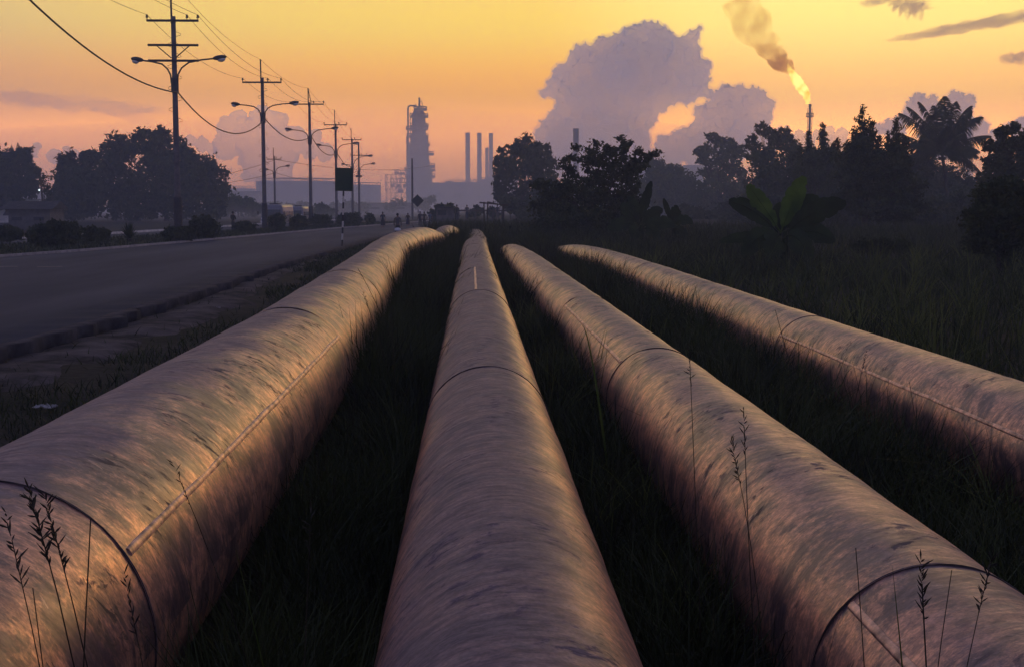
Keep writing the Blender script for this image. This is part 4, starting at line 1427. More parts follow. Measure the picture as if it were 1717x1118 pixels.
def person(label, px, foot_y, height, face, shirt, legs, stride=0.0, skirt=False, arms='down', D=None, group='people walking by the road', hold=False, lift=0.0):
    b = G(px, foot_y) if D is None else P(px, foot_y, D)
    on_road = road_l(b.y) < b.x < road_r(b.y)
    if D is not None: b.z = ground_h(b.x, b.y)
    if on_road: b = flat(px, foot_y) if D is None else b; b.z = .0
    if road_l(b.y) > b.x > med_l(b.y): b.z = .09
    root = thing('person', label, 'person', b, group, rz=face)
    s = height / 1.7
    root.scale = (s, s, s)
    st = stride
    # faces -Y in local space
    pel = (0, 0, .93); wa = (0, .0, 1.08); ch = (0, .01, 1.27); nk0 = (0, .02, 1.43); nk = (0, .0, 1.50); hd = (0, -.015, 1.58); hd2 = (0, -.012, 1.65)
    legs_ = []
    for sd, f in ((-1, st), (1, -st)):
        hip = (sd * .09, 0, .90); kn = (sd * .10, -f * .55 - .03, .49 + abs(f) * .05); an = (sd * .10, -f + (.12 if f < 0 else 0), .085 + (.08 if f < 0 and st else 0)); toe = (sd * .115, an[1] - .16, an[2] - .05); heel = (sd * .10, an[1] + .05, an[2] - .045)
        legs_.append((hip, kn, an, toe, heel))
    arms_ = []
    for sd, f in ((-1, -st), (1, st)):
        sh = (sd * .185, .01, 1.385)
        if arms == 'front': el = (sd * .24, -.06, 1.13); wr = (sd * .10, -.24, 1.10); hn = (sd * .05, -.29, 1.11)
        else: el = (sd * .25, .03 - f * .35, 1.12); wr = (sd * .25, -.05 - f * .75, .88 + abs(f) * .1); hn = (sd * .24, -.07 - f * .85, .80 + abs(f) * .1)
        arms_.append((sh, el, wr, hn))
    chains = [[(pel, (.135, .10)), (wa, (.115, .085)), (ch, (.15, .105)), (nk0, (.085, .07)), (nk, .052), (hd, (.073, .085)), (hd2, (.07, .088))],
              [(hd, .075), ((0, -.105, 1.575), .016)]]          # nose
    for hip, kn, an, toe, heel in legs_:
        chains += [[(pel, .13), (hip, .085), (kn, .056), (an, .036), (toe, .03)], [(an, .036), (heel, .03)]]
    for sh, el, wr, hn in arms_:
        chains += [[(nk0, .08), (sh, .055), (el, .040), (wr, .028), (hn, (.036, .018))]]
        d = (Vector(hn) - Vector(wr)).normalized()
        side = Vector((0, 1, 0)) if abs(d.z) > .5 else Vector((0, 0, 1))
        for q_ in range(4):
            o_ = Vector(hn) + side * (.027 - .018 * q_)
            L_ = (.062, .07, .066, .052)[q_]
            p1 = o_ + d * L_ * .6; p2 = p1 + (d + Vector((0, -.5, 0))).normalized() * L_ * .5
            chains += [[(hn, .02), (tuple(o_ + d * .015), .010), (tuple(p1), .009), (tuple(p2), .007)]]
        th = Vector(wr) + d * .03 - side * .0 + Vector((0, -.03, 0))
        chains += [[(hn, .02), (tuple(th), .011), (tuple(th + d * .04 + Vector((0, -.012, 0))), .008)]]
    skin_mesh('body', chains, M['skin'], root)
    # clothing
    top = [[(wa, (.145, .112)), (ch, (.170, .125)), (nk0, (.10, .085))], [(wa, (.145, .112)), ((0, 0, .90), (.15, .115))]]
    for sh, el, wr, hn in arms_:
        mid = tuple((Vector(sh) * .25 + Vector(el) * .75))
        top += [[(nk0, .09), (sh, .072), (mid, .058)]] if not hold else [[(nk0, .09), (sh, .072), (el, .056), (wr, .042)]]
    skin_mesh('shirt', top, M[shirt], root)
    if skirt:
        m = MB(); pr = [(.26, .34), (.235, .6), (.19, .85), (.15, .98), (.13, 1.03)]
        m.lathe((0, 0, 0), pr, 16); m.build('skirt', M[legs], root, True)
    else:
        tr = [[((0, 0, .97), (.14, .11)), ((0, 0, .90), (.145, .115))]]
        for hip, kn, an, toe, heel in legs_:
            tr += [[((0, 0, .90), .14), ((hip[0], hip[1], .82), .098), (kn, .075), ((an[0], an[1], an[2] + .03), .062)]]
        skin_mesh('trousers', tr, M[legs], root)
    m = MB(); m.ell((0, .012, 1.655), (.092, .108, .10), 14, 10)
    if skirt: m.ell((0, .075, 1.56), (.085, .05, .13), 12, 8)
    m.build('hair', M['hair'], root, True)
    for sd in (-1, 1):
        MB().ell((sd * .032, -.086, 1.615), (.011, .008, .008), 8, 6).build('eye', M['cloth_pale'], root)
    MB().ell((0, -.086, 1.535), (.024, .008, .007), 8, 6).build('mouth', M['cloth_brown'], root)
    return root


person('person standing on the median in dark clothes beside a low clipped bush', 391, 390, 1.68, R(150), 'cloth_black', 'cloth_black', 0, arms='front', hold=True)
person('lone person in a dark long skirt walking on the road', 642, 383.5, 1.42, R(10), 'cloth_navy', 'cloth_black', .05, skirt=True)
person('stout person standing just behind the striped marker post', 667, 400, 1.66, R(170), 'cloth_grey', 'cloth_black', .03, hold=True)
person('small figure in a skirt on the road, between marker post and diamond sign', 684, 381, 1.28, R(0), 'cloth_brown', 'cloth_navy', .06, skirt=True)
person('person directly under the diamond sign, walking away', 704.5, 381, 1.42, R(180), 'cloth_navy', 'cloth_black', .12)
person('person walking between the diamond sign and the striding walker', 711.5, 380.5, 1.40, R(190), 'cloth_brown', 'cloth_black', .10)
person('striding person in a pale blue top, right of the diamond sign', 721, 381, 1.55, R(230), 'cloth_blue', 'cloth_navy', .26)
person('person standing on the grass rise left of the wooden frame', 766, 371.5, 1.62, R(190), 'cloth_black', 'cloth_navy', .0, hold=True, D=132)
person('faint person at the rail fence, seen through the haze, nearer the stall', 783, 366, 1.6, R(180), 'cloth_grey', 'cloth_navy', .0, D=146)
person('faint person at the rail fence just left of the right frame post', 834, 366, 1.6, R(180), 'cloth_navy', 'cloth_grey', .0, D=147)

# ================================================================== REFINERY
def refinery():
    D = 650.0; k = D / F
    gz = -.2
    b = P(703, 350, D); b.z = gz
    t = thing('refinery_column', 'tall distillation column with a bent downpipe and ring platforms', 'refinery tower', b)
    Z = lambda y: vz(703, y, D) - gz
    X = lambda x: (x - 703) * k
    pr = [(21.5 * k, 0), (21.5 * k, Z(300)), (20.5 * k, Z(281)), (19 * k, Z(278)), (16.5 * k, Z(262)), (16.5 * k, Z(247)), (14.2 * k, Z(240)), (14 * k, Z(230)), (11.6 * k, Z(222)), (11.4 * k, Z(200)), (10.2 * k, Z(190)), (8 * k, Z(185.5)), (3.5 * k, Z(182)), (3.2 * k, Z(180)), (.05, Z(179.5))]
    MB().lathe((0, 0, 0), pr, 32).build('vessel', M['steel'], t, True)
    MB().lathe((X(704.5), 0, Z(182)), [(1.6 * k, 0), (1.6 * k, Z(165) - Z(182)), (1.2 * k, Z(164) - Z(182))], 12).build('top_vent', M['steel'], t, True)
    MB().tube([(X(705), 0, Z(171)), (X(708), 0, Z(170)), (X(709.2), 0, Z(173)), (X(709.3), 0, Z(186))], .55 * k, 8).build('vent_pipe', M['steel'], t, True)
    MB().tube([(X(700), -12 * k, Z(179)), (X(690), -12 * k, Z(178.5)), (X(687), -12 * k, Z(180)), (X(686), -12 * k, Z(184)), (X(686), -12 * k, Z(286)), (X(686), -12 * k, Z(330))], 1.5 * k, 10).build('downpipe', M['steel'], t, True)
    MB().tube([(X(713), -14 * k, Z(229)), (X(717), -14 * k, Z(229)), (X(718.3), -14 * k, Z(231)), (X(718.3), -14 * k, Z(278))], 1.1 * k, 8).build('downpipe', M['steel'], t, True)
    MB().tube([(X(683.6), -10 * k, Z(229)), (X(683.6), -10 * k, Z(330))], 1.0 * k, 8).build('downpipe', M['steel'], t, True)
    MB().tube([(X(689.6), -10 * k, Z(190)), (X(689.6), -10 * k, Z(232))], .7 * k, 8).build('downpipe', M['steel'], t, True)
    for (y, r_, x_) in ((183.5, 11, 706), (195.5, 15.5, 703.5), (211.5, 15.5, 704), (216.5, 18.5, 700), (229, 18.5, 701), (243, 18, 704), (258.5, 22, 706), (278.5, 24, 706), (285.5, 26, 704.5), (296, 25.5, 705)):
        m = MB(); m.lathe((X(x_), 0, Z(y)), [(r_ * .6 * k, -.7), (r_ * k, -.7), (r_ * k, .3), (r_ * .6 * k, .3)], 24)
        for a in range(18):
            an = 2 * math.pi * a / 18
            m.box((X(x_) + r_ * k * .98 * math.cos(an), r_ * k * .98 * math.sin(an), Z(y) + .65), (.2, .2, 1.2))
        m.lathe((X(x_), 0, Z(y) + 1.15), [(r_ * k * .965, 0), (r_ * k, 0), (r_ * k, .12), (r_ * k * .965, .12)], 24)
        m.build('platform', M['steel'], t)
    # caged ladder and stair frame up the right flank
    m = MB()
    for x_ in (722.5, 726):
        m.tube([(X(x_), -9 * k, 0), (X(x_), -9 * k, Z(279))], .35 * k, 6)
    for i in range(12):
        y_ = 279 + i * 5
        m.box((X(724.2), -9 * k, Z(y_)), (4.2 * k, .5 * k, .45 * k))
    m.build('stair_frame', M['steel'], t)
    m = MB()
    for a in range(10):
        m.box((X(703) + random.uniform(-6, 6) * k, random.uniform(-4, 4) * k, Z(178) + random.uniform(-2, 2) * k), (.4 * k, .4 * k, 4 * k))
    m.build('top_fittings', M['steel'], t)
    # pipe rack to its left
    b2 = P(664, 350, D - 12); b2.z = gz; D2 = D - 12; k2 = D2 / F
    r = thing('pipe_rack', 'open steel frame packed with pipes and drums left of the tall column', 'pipe rack', b2)
    Z2 = lambda y: vz(664, y, D2) - gz
    X2 = lambda x: (x - 664) * k2
    for px, yt in ((647.5, 293), (655, 293), (663, 286), (672, 286), (681, 286)):
        for yy in (0, 9):
            MB().box((X2(px), yy, Z2(yt) / 2), (1.0 * k2 if px < 650 else .7 * k2, .8 * k2, Z2(yt))).build('column', M['steel'], r)
    for (x0, x1, y) in ((646.5, 683.5, 293), (661.5, 683.5, 286.2), (655, 683, 300), (646.5, 683, 306.5), (645, 683.5, 317.5), (648, 683, 324)):
        MB().box((X2((x0 + x1) / 2), -.8, Z2(y)), (X2(x1) - X2(x0), .6, 1.0 * k2)).build('beam', M['steel'], r)
    for (x0, y0, h, w) in ((657, 299, 9, 5), (668, 299, 9, 4.5), (676, 299, 9, 5), (661, 308, 9, 7)):
        MB().tube([(X2(x0 - w / 2), 3, Z2(y0 + h)), (X2(x0 - w / 2), 3, Z2(y0 + 2)), (X2(x0 - w / 4), 3, Z2(y0)), (X2(x0 + w / 4), 3, Z2(y0)), (X2(x0 + w / 2), 3, Z2(y0 + 2)), (X2(x0 + w / 2), 3, Z2(y0 + h))], .7 * k2, 8).build('loop_pipe', M['steel'], r, True)
    for (x0, y0, rr, L_) in ((665, 289.5, 2.0, 8), (674, 291, 2.2, 8), (658, 311, 3.0, 6), (668, 312, 3.4, 6), (678, 312, 3.2, 6), (671, 320.5, 2.6, 10)):
        MB().tube([(X2(x0 - L_ / 2), 5, Z2(y0)), (X2(x0 + L_ / 2), 5, Z2(y0))], rr * k2, 14).build('drum', M['steel'], r, True)
    # chimneys
    for (x0, x1, y, lb) in ((780.6, 788.6, 222.5, 'leftmost of the tall plain chimneys right of the refinery column'),
                            (800.2, 807.8, 223, 'tall plain chimney in the middle of the chimney row'),
                            (819.8, 827.0, 223.5, 'tall chimney at the right of the row, half behind the round tree'),
                            (813.8, 819.4, 248, 'shorter slim chimney tucked between two tall ones'),
                            (960.4, 970, 216, 'lone tall chimney standing behind the leafy shrub tree')):
        Dc = 760 if x0 > 815 or x0 < 812 else 800
        if x0 > 900: Dc = 470
        kc = Dc / F
        bb = P((x0 + x1) / 2, 350, Dc); bb.z = gz
        h = vz(x0, y, Dc) - gz; rr = (x1 - x0) / 2 * kc
        c_ = thing('chimney', lb, 'chimney', bb, 'tall chimneys at the refinery')
        MB().lathe((0, 0, 0), [(rr * 1.08, 0), (rr * 1.0, h * .4), (rr * .97, h), (rr * .85, h), (rr * .85, h - 2)], 20).build('shaft', M['chimney'], c_, True)
        MB().lathe((0, 0, h - 1.2), [(rr * .98, 0), (rr * 1.06, 0), (rr * 1.06, .5), (rr * .98, .5)], 20).build('rim_band', M['chimney'], c_, True)
    # storage tanks / sheds

    def tank(label, x0, x1, y, Dt, dome=0):
        kk = Dt / F
        bb = P((x0 + x1) / 2, 350, Dt); bb.z = gz
        h = vz((x0 + x1) / 2, y, Dt) - gz; rr = (x1 - x0) / 2 * kk
        bb.y += rr
        T = thing('storage_tank', label, 'storage tank', bb, 'storage tanks of the refinery')
        rr *= (Dt + rr) / Dt * .98
        MB().lathe((0, 0, 0), [(rr, 0), (rr, h), (rr * .985, h + .15)], 48).build('shell', M['tank'], T, True)
        MB().lathe((0, 0, h + .15), [(rr * .985, 0), (rr * .5, .2 + dome * .7), (.1, .3 + dome)], 48).build('roof', M['tank'], T, True)
        MB().lathe((0, 0, h - .5), [(rr * 1.0, 0), (rr * 1.012, 0), (rr * 1.012, .4), (rr, .4)], 48).build('wind_girder', M['tank'], T)
        m = MB()
        for i in range(40):
            a = 2 * math.pi * i / 40
            m.box((rr * .98 * math.cos(a), rr * .98 * math.sin(a), h + .75), (.1, .1, 1.1))
        m.lathe((0, 0, h + 1.25), [(rr * .975, 0), (rr * .985, 0), (rr * .985, .1), (rr * .975, .1)], 48)
        m.build('guard_rail', M['tank'], T)
    tank('widest storage tank, grey in the mist behind the buses', 421, 557, 304, 520)
    tank('storage tank right of the widest one, behind the green sign', 556, 636, 311, 570)
    tank('low pale storage tank left of the widest one', 340, 421, 317, 620)
    tank('wide tank behind the foot of the leftmost chimney', 745, 815, 306, 700, 0)
    tank('dome-topped tank behind the round tree and right chimneys', 805, 870, 302, 690, 2.2)
    # process hall between column and tanks

    def hall(label, x0, x1, y, Dt, depth, roof=0, name='process_hall', cat='industrial building', mat='tank'):
        kk = Dt / F
        bb = P((x0 + x1) / 2, 350, Dt); bb.z = gz
        h = vz((x0 + x1) / 2, y, Dt) - gz; w = (x1 - x0) * kk
        T = thing(name, label, cat, bb)
        MB().box((0, depth / 2, h / 2), (w, depth, h)).build('wall', M[mat], T)
        rf = MB()
        rf.add([(-w / 2 - .4, -.4, h), (w / 2 + .4, -.4, h), (w / 2 + .4, depth + .4, h), (-w / 2 - .4, depth + .4, h), (-w / 2 - .4, depth / 2, h + roof + .2), (w / 2 + .4, depth / 2, h + roof + .2)],
               [(0, 1, 5, 4), (2, 3, 4, 5), (0, 4, 3), (1, 2, 5), (0, 3, 2, 1)])
        rf.build('roof', M['roof_tin'], T)
        n = max(2, int(w / 8))
        for i in range(n):
            MB().box((-w / 2 + w * (i + .5) / n, -.03, h * .55), (w / n * .45, .1, h * .16)).build('window', M['glass'], T)
        return T, h, w
    T, h, w = hall('long low process hall between the tall column and the chimneys', 722, 783, 308, 640, 18, .4)
    kk = 640 / F
    MB().box(((752 - 752.5) * kk, 6, h + 2.2 * kk), (13 * kk, 5, 4 * kk)).build('roof_unit', M['steel'], T)
    hall('dim low warehouse along the mist right of the buses', 606, 690, 341.5, 330, 14, 0, 'warehouse', 'warehouse')
    hall('long flat-topped hall seen over the trees right of the shrub tree', 1078, 1180, 277.5, 520, 30, 0)
    hall('misty low hall at far right beyond the palm', 1600, 1700, 306, 480, 20, 0)
    hall('dim low hall far behind the left trees', -20, 100, 322, 420, 20, 0.6)
    hall('pale hall glimpsed in the gap between the left trees', 380, 425, 322, 400, 16, 0)
    # small dark shed and boards at left
    hall('dark low shed under the left trees beside the far road', 10, 82, 351, 118, 4, .5, 'roadside_shed', 'shed', 'shed')
    bb = P(6, 372, 104); bb.z = -.2
    T = thing('notice_board', 'small pale notice board by the shed at the far left', 'notice board', bb)
    for s in (-1, 1): MB().box((s * .32, 0, .6), (.05, .05, 1.2)).build('post', M['wood'], T)
    MB().box((0, -.05, 1.15), (.78, .03, .55)).build('board', M['kerb_white'], T)
    # little lamp post at left, lit
    bb = P(72, 360, 128); bb.z = -.2
    T = thing('lamp_post', 'crooked wooden post with one small lit lamp by the left trees', 'lamp post', bb)
    h = vz(70, 289, 128) + .2
    MB().tube([(.1, 0, -.2), (0, 0, h * .5), (-.15, 0, h)], [.11, .10, .08], 8).build('shaft', M['wood'], T, True)
    MB().tube([(-.1, 0, h * .66), (-.18, -.25, h * .69)], .03, 6).build('lamp_arm', M['dark_steel'], T)
    MB().ell((-.18, -.3, h * .68), (.10, .10, .09), 10, 8).build('lamp_bulb', emitmat('lit_lamp', (.8, .95, 1.0), 1.3), T, True)
    # second refinery column, behind the palm
    D3 = 620; k3 = D3 / F
    bb = P(1622, 350, D3); bb.z = gz
    T = thing('lattice_tower', 'faint lattice tower in the mist behind the palm fronds', 'refinery tower', bb)
    h = vz(1622, 200, D3) - gz
    for sx in (-1, 1):
        for sy in (-1, 1):
            MB().tube([(sx * 5 * k3, sy * 5 * k3, 0), (sx * 3.6 * k3, sy * 3.6 * k3, h)], .7 * k3, 6).build('leg', M['steel'], T)
    MB().lathe((0, 0, 0), [(1.8 * k3, 0), (1.8 * k3, h * 1.0), (1.0 * k3, h * 1.03)], 12).build('riser', M['steel'], T, True)
    m = MB()
    for i in range(9):
        z0, z1_ = h * i / 9, h * (i + 1) / 9; r0, r1 = (5 - 1.4 * i / 9) * k3, (5 - 1.4 * (i + 1) / 9) * k3
        for s in (-1, 1):
            m.tube([(-r0, s * r0, z0), (r1, s * r1, z1_)], .3 * k3, 5); m.tube([(s * r0, -r0, z0), (s * r1, r1, z1_)], .3 * k3, 5)
    m.build('bracing', M['steel'], T)
    for f in (.45, .7, .96):
        MB().box((0, 0, h * f), (13 * k3, 13 * k3, .5 * k3)).build('platform', M['steel'], T)
    # flare stack
    D4 = 450; k4 = D4 / F
    bb = P(1354.5, 350, D4); bb.z = gz
    T = thing('flare_stack', 'slender dark flare stack with a ring platform under the flame', 'flare stack', bb)
    h = vz(1354.5, 175, D4) - gz
    MB().lathe((0, 0, 0), [(3.0 * k4, 0), (2.2 * k4, h * .6), (1.9 * k4, h - 1.2), (2.4 * k4, h - 1.0), (2.4 * k4, h), (1.5 * k4, h), (1.5 * k4, h - .6)], 16).build('shaft', M['dark_steel'], T, True)
    zp = vz(1354.5, 197, D4) - gz
    m = MB(); m.lathe((0, 0, zp), [(2 * k4, 0), (6.5 * k4, 0), (6.5 * k4, .2), (2 * k4, .2)], 20)
    for a in range(14):
        an = 2 * math.pi * a / 14; m.box((6.3 * k4 * math.cos(an), 6.3 * k4 * math.sin(an), zp + .7), (.1, .1, 1.2))
    m.lathe((0, 0, zp + 1.25), [(6.2 * k4, 0), (6.5 * k4, 0), (6.5 * k4, .12), (6.2 * k4, .12)], 20)
    m.build('platform', M['dark_steel'], T)
    for dx in (-4, 4):
        MB().tube([(dx * k4, 0, 0), (dx * k4 * .9, 0, zp + 3)], .5 * k4, 6).build('riser_pipe', M['dark_steel'], T)
    # flame: a leaning, tattered body of fire
    fpts = [(1354.5, 174, 2.0), (1354, 168, 4.2), (1352, 160, 6.2), (1347, 151, 8.0), (1341, 143, 8.2), (1335, 134, 7.4), (1330, 127, 6.0), (1326, 120, 4.2), (1322, 112, 2.2), (1320, 108, .6)]
    f0 = P(1354.5, 174, D4)
    dense, rad = [], []
    for i in range(len(fpts) - 1):
        for s in range(4):
            t_ = s / 4
            x_, y_, r_ = (fpts[i][j] * (1 - t_) + fpts[i + 1][j] * t_ for j in range(3))
            dense.append(P(x_, y_, D4) - f0); rad.append(r_ * k4)
    mb = MB().tube(dense, rad, 14)
    vs = []
    for v in mb.v:
        q_ = Vector(v); n_ = Vector((mnoise.noise((q_.x * .9, q_.y * .9, q_.z * .9)), mnoise.noise((q_.x * .9 + 9, q_.y * .9, q_.z * .9)), mnoise.noise((q_.x * .9, q_.y * .9 + 9, q_.z * .9))))
        vs.append(tuple(q_ + n_ * .75))
    mb.v = vs
    fm_, nt, bs, out = newmat('fire')
    N = nt.nodes.new; L = nt.links.new
    tc = N('ShaderNodeTexCoord'); nz = N('ShaderNodeTexNoise'); nz.inputs['Scale'].default_value = .40; nz.inputs['Detail'].default_value = 1
    rp = N('ShaderNodeValToRGB'); rp.color_ramp.elements[0].position = .30; rp.color_ramp.elements[0].color = (1.0, .50, .04, 1)
    rp.color_ramp.elements[1].position = .6; rp.color_ramp.elements[1].color = (1.0, .90, .22, 1)
    e = N('ShaderNodeEmission'); e.inputs[1].default_value = 1.9
    L(tc.outputs['Object'], nz.inputs['Vector']); L(nz.outputs['Fac'], rp.inputs[0]); L(rp.outputs[0], e.inputs[0]); L(e.outputs[0], out.inputs['Surface'])
    fo = mb.build('gas_flame', fm_, None, True); fo.location = f0
    tag(fo, 'bright yellow gas flame leaning left from the tip of the flare stack', 'flame')
    # smoke
    sp = [(1328, 122, 6), (1320, 112, 13), (1309, 106, 16), (1300, 92, 17), (1288, 76, 23), (1270, 55, 30), (1255, 32, 32), (1243, 8, 32), (1238, -6, 33)]
    s0 = P(1310, 106, D4)
    dense, rad = [], []
    for i in range(len(sp) - 1):
        for s in range(4):
            t_ = s / 4
            x_, y_, r_ = (sp[i][j] * (1 - t_) + sp[i + 1][j] * t_ for j in range(3))
            dense.append(P(x_, y_, D4) - s0); rad.append(r_ * k4 * (1 + .18 * mnoise.noise((i + t_, 3, 1)) * 2))
    sm, nt, bs, out = newmat('soot_smoke'); nt.nodes.remove(bs)
    N = nt.nodes.new; L = nt.links.new
    tc = N('ShaderNodeTexCoord'); nz = N('ShaderNodeTexNoise'); nz.inputs['Scale'].default_value = .22; nz.inputs['Detail'].default_value = 5; nz.inputs['Roughness'].default_value = .6
    mr = N('ShaderNodeMapRange'); mr.inputs[1].default_value = .36; mr.inputs[2].default_value = .66; mr.inputs[4].default_value = 1
    sp_ = N('ShaderNodeSeparateXYZ'); L(tc.outputs['Object'], sp_.inputs[0])
    hz_ = N('ShaderNodeMapRange'); hz_.inputs[1].default_value = 0; hz_.inputs[2].default_value = 7; hz_.inputs[3].default_value = 1.1; hz_.inputs[4].default_value = .15
    L(sp_.outputs[2], hz_.inputs[0])
    mu = N('ShaderNodeMath'); mu.operation = 'MULTIPLY'
    L(tc.outputs['Object'], nz.inputs['Vector']); L(nz.outputs['Fac'], mr.inputs[0]); L(mr.outputs[0], mu.inputs[0]); L(hz_.outputs[0], mu.inputs[1])
    v = N('ShaderNodeVolumePrincipled'); v.inputs['Color'].default_value = (.36, .18, .07, 1); v.inputs['Anisotropy'].default_value = .3
    v.inputs['Absorption Color'].default_value = (.80, .36, .04, 1); L(mu.outputs[0], v.inputs['Density']); L(v.outputs[0], out.inputs['Volume'])
    so = MB().tube(dense, rad, 20).build('smoke', sm, None, True); so.location = s0
    so['kind'] = 'stuff'


refinery()

# ================================================================== TREES
TG = 'trees beyond the roads'
tree('broad_tree', 'large dark domed tree behind the nearest lamp pole', 'tree', 185, 280,
     [(285, 270, 48, 42), (240, 240, 30, 22), (272, 232, 22, 18), (205, 250, 26, 26), (180, 270, 24, 34), (320, 290, 42, 38), (350, 305, 32, 36), (362, 330, 22, 30), (250, 305, 60, 50), (190, 315, 34, 45), (305, 340, 60, 32), (220, 350, 48, 22), (360, 350, 18, 22)],
     20000, .352, trunk_r=.35, seed=3, group=TG, fill=.4, sig=.13)
tree('broad_tree', 'ragged dark tree joined to the left side of the domed tree', 'tree', 180, 125,
     [(112, 275, 17, 22), (150, 270, 20, 20), (128, 300, 34, 28), (105, 325, 24, 30), (150, 320, 34, 38), (125, 350, 42, 22), (95, 345, 18, 20)],
     9000, .365, trunk_r=.25, seed=4, group=TG, fill=.45)
tree('broad_tree', 'tree cut off by the left edge of the picture', 'tree', 190, 8,
     [(10, 272, 22, 24), (38, 262, 18, 18), (52, 285, 14, 18), (20, 305, 34, 26), (45, 315, 22, 18), (-20, 290, 30, 40), (5, 335, 36, 18)],
     8000, .355, trunk_r=.25, seed=5, group=TG, fill=.4)
tree('sparse_tree', 'small thin leafless-looking tree beside the crooked lamp post', 'tree', 130, 74,
     [(72, 300, 9, 12), (78, 318, 8, 10)], 260, .14, trunk_r=.06, seed=6, group=TG)
tree('broad_tree', 'round tree with gaps in its crown, in the middle right of the chimneys', 'tree', 165, 872,
     [(885, 250, 30, 20), (858, 258, 24, 18), (905, 262, 26, 24), (842, 280, 20, 20), (880, 285, 36, 22), (918, 290, 22, 24), (845, 305, 22, 16), (900, 315, 34, 18), (838, 322, 10, 12), (935, 315, 14, 16), (868, 330, 34, 14)],
     8500, .280, trunk_r=.2, seed=7, group=TG, fill=.16, sig=.13, twigs=22)
tree('bushy_tree', 'low bushy tree at the foot of the round tree', 'tree', 140, 880,
     [(862, 345, 20, 14), (885, 352, 30, 16), (910, 350, 28, 18), (930, 340, 26, 22), (905, 370, 40, 14)], 6000, .252, trunk_r=.12, seed=8, group=TG)
# shrub tree with twiggy top
tree('shrub_tree', 'nearest leafy shrub tree with twigs sticking up, left of the banana plants', 'tree', 68, 985,
     [(1040, 285, 26, 26), (1015, 295, 22, 22), (1060, 300, 14, 30), (985, 320, 44, 24), (935, 318, 30, 16), (905, 310, 14, 10), (1000, 350, 70, 34), (1050, 340, 26, 34), (925, 345, 34, 26), (960, 372, 70, 24), (1040, 375, 50, 24)],
     16000, .10, trunk_r=.12, seed=9, group=TG, fill=.22, sig=.2, twigs=34, aspect=.6,
     sprays=[(1000, 290, 965, 247), (1005, 290, 985, 252), (1010, 285, 1000, 240), (1020, 280, 1014, 246), (1035, 275, 1030, 250), (1040, 270, 1043, 230), (1045, 270, 1053, 240), (1050, 280, 1072, 252), (1055, 285, 1085, 262), (1060, 285, 1102, 257), (1058, 295, 1080, 275), (960, 320, 945, 270), (970, 315, 958, 262), (985, 300, 972, 268), (1000, 280, 990, 262), (940, 318, 955, 285), (995, 300, 1008, 262)])
tree('broad_tree', 'misty rounded tree behind the shrub tree, in front of the flat hall', 'tree', 230, 1110,
     [(1105, 290, 26, 22), (1130, 300, 24, 22), (1090, 315, 26, 24), (1150, 315, 22, 26), (1120, 335, 40, 28), (1175, 340, 26, 24)], 7000, .399, 'leaf_mid', .2, seed=10, group=TG, fill=.45)
tree('tall_tree', 'tall misty tree with tufted branches left of the dark tree mass', 'tree', 215, 1205,
     [(1196, 232, 14, 10), (1180, 252, 14, 12), (1215, 245, 20, 14), (1238, 255, 14, 12), (1200, 265, 30, 14), (1172, 255, 8, 6), (1205, 290, 32, 20), (1230, 280, 16, 14), (1200, 320, 40, 24), (1240, 320, 20, 24), (1185, 350, 50, 26), (1243, 292, 10, 8)],
     8000, .370, 'leaf_mid', .22, seed=11, group=TG, fill=.3, sig=.13)
tree('tall_tree', 'open-crowned tree whose top reaches left of the flare stack', 'tree', 150, 1290,
     [(1276, 216, 12, 10), (1290, 225, 14, 12), (1262, 240, 12, 14), (1300, 235, 14, 14), (1316, 226, 14, 14), (1318, 245, 18, 16), (1280, 258, 22, 18), (1262, 268, 14, 12), (1300, 275, 32, 22), (1335, 250, 14, 14), (1310, 310, 48, 34), (1270, 300, 22, 22), (1262, 330, 20, 18), (1330, 345, 60, 30)],
     10000, .245, 'leaf_mid', .2, seed=12, group=TG, fill=.28, sig=.13)
tree('conifer_tree', 'pair-topped dark conifer just right of the flare stack', 'tree', 112, 1365,
     [(1365, 266, 22, 12), (1395, 256, 12, 10), (1370, 285, 36, 20), (1385, 320, 46, 30), (1400, 350, 50, 24), (1345, 290, 18, 20)],
     9000, .183, trunk_r=.18, seed=13, group=TG, fill=.4, aspect=.35, spires=[(1356, 222, 268, 13), (1379, 210, 264, 16), (1398, 240, 275, 12), (1340, 250, 285, 12)])
tree('conifer_tree', 'tall dark pointed tree left of the palm, highest of the conifers', 'tree', 86, 1448,
     [(1446, 240, 20, 14), (1448, 264, 30, 16), (1445, 295, 44, 24), (1450, 335, 52, 30), (1480, 270, 14, 12)],
     12000, .15, trunk_r=.2, seed=14, group=TG, fill=.45, aspect=.35, spires=[(1446, 181, 280, 34), (1462, 206, 270, 20), (1432, 214, 275, 18), (1420, 240, 285, 16), (1404, 236, 280, 14), (1474, 228, 280, 16)])
tree('conifer_tree', 'short dark pointed tree touching the left fronds of the palm', 'tree', 84, 1500,
     [(1502, 252, 16, 13), (1500, 280, 30, 22), (1510, 315, 40, 28), (1500, 350, 50, 24), (1480, 262, 12, 10)],
     9000, .15, trunk_r=.16, seed=15, group=TG, fill=.45, aspect=.35, spires=[(1503, 199, 280, 26), (1488, 226, 285, 18), (1518, 232, 285, 16)])
tree('broad_tree', 'broad dark tree filling the row behind the pointed conifers', 'tree', 132, 1420,
     [(1345, 272, 30, 24), (1385, 268, 30, 20), (1420, 272, 34, 22), (1475, 275, 36, 22), (1520, 278, 34, 24), (1360, 305, 44, 30), (1430, 310, 60, 32), (1500, 310, 56, 32), (1300, 300, 34, 28), (1545, 290, 26, 24)],
     13000, .22, trunk_r=.22, seed=55, group=TG, fill=.5)
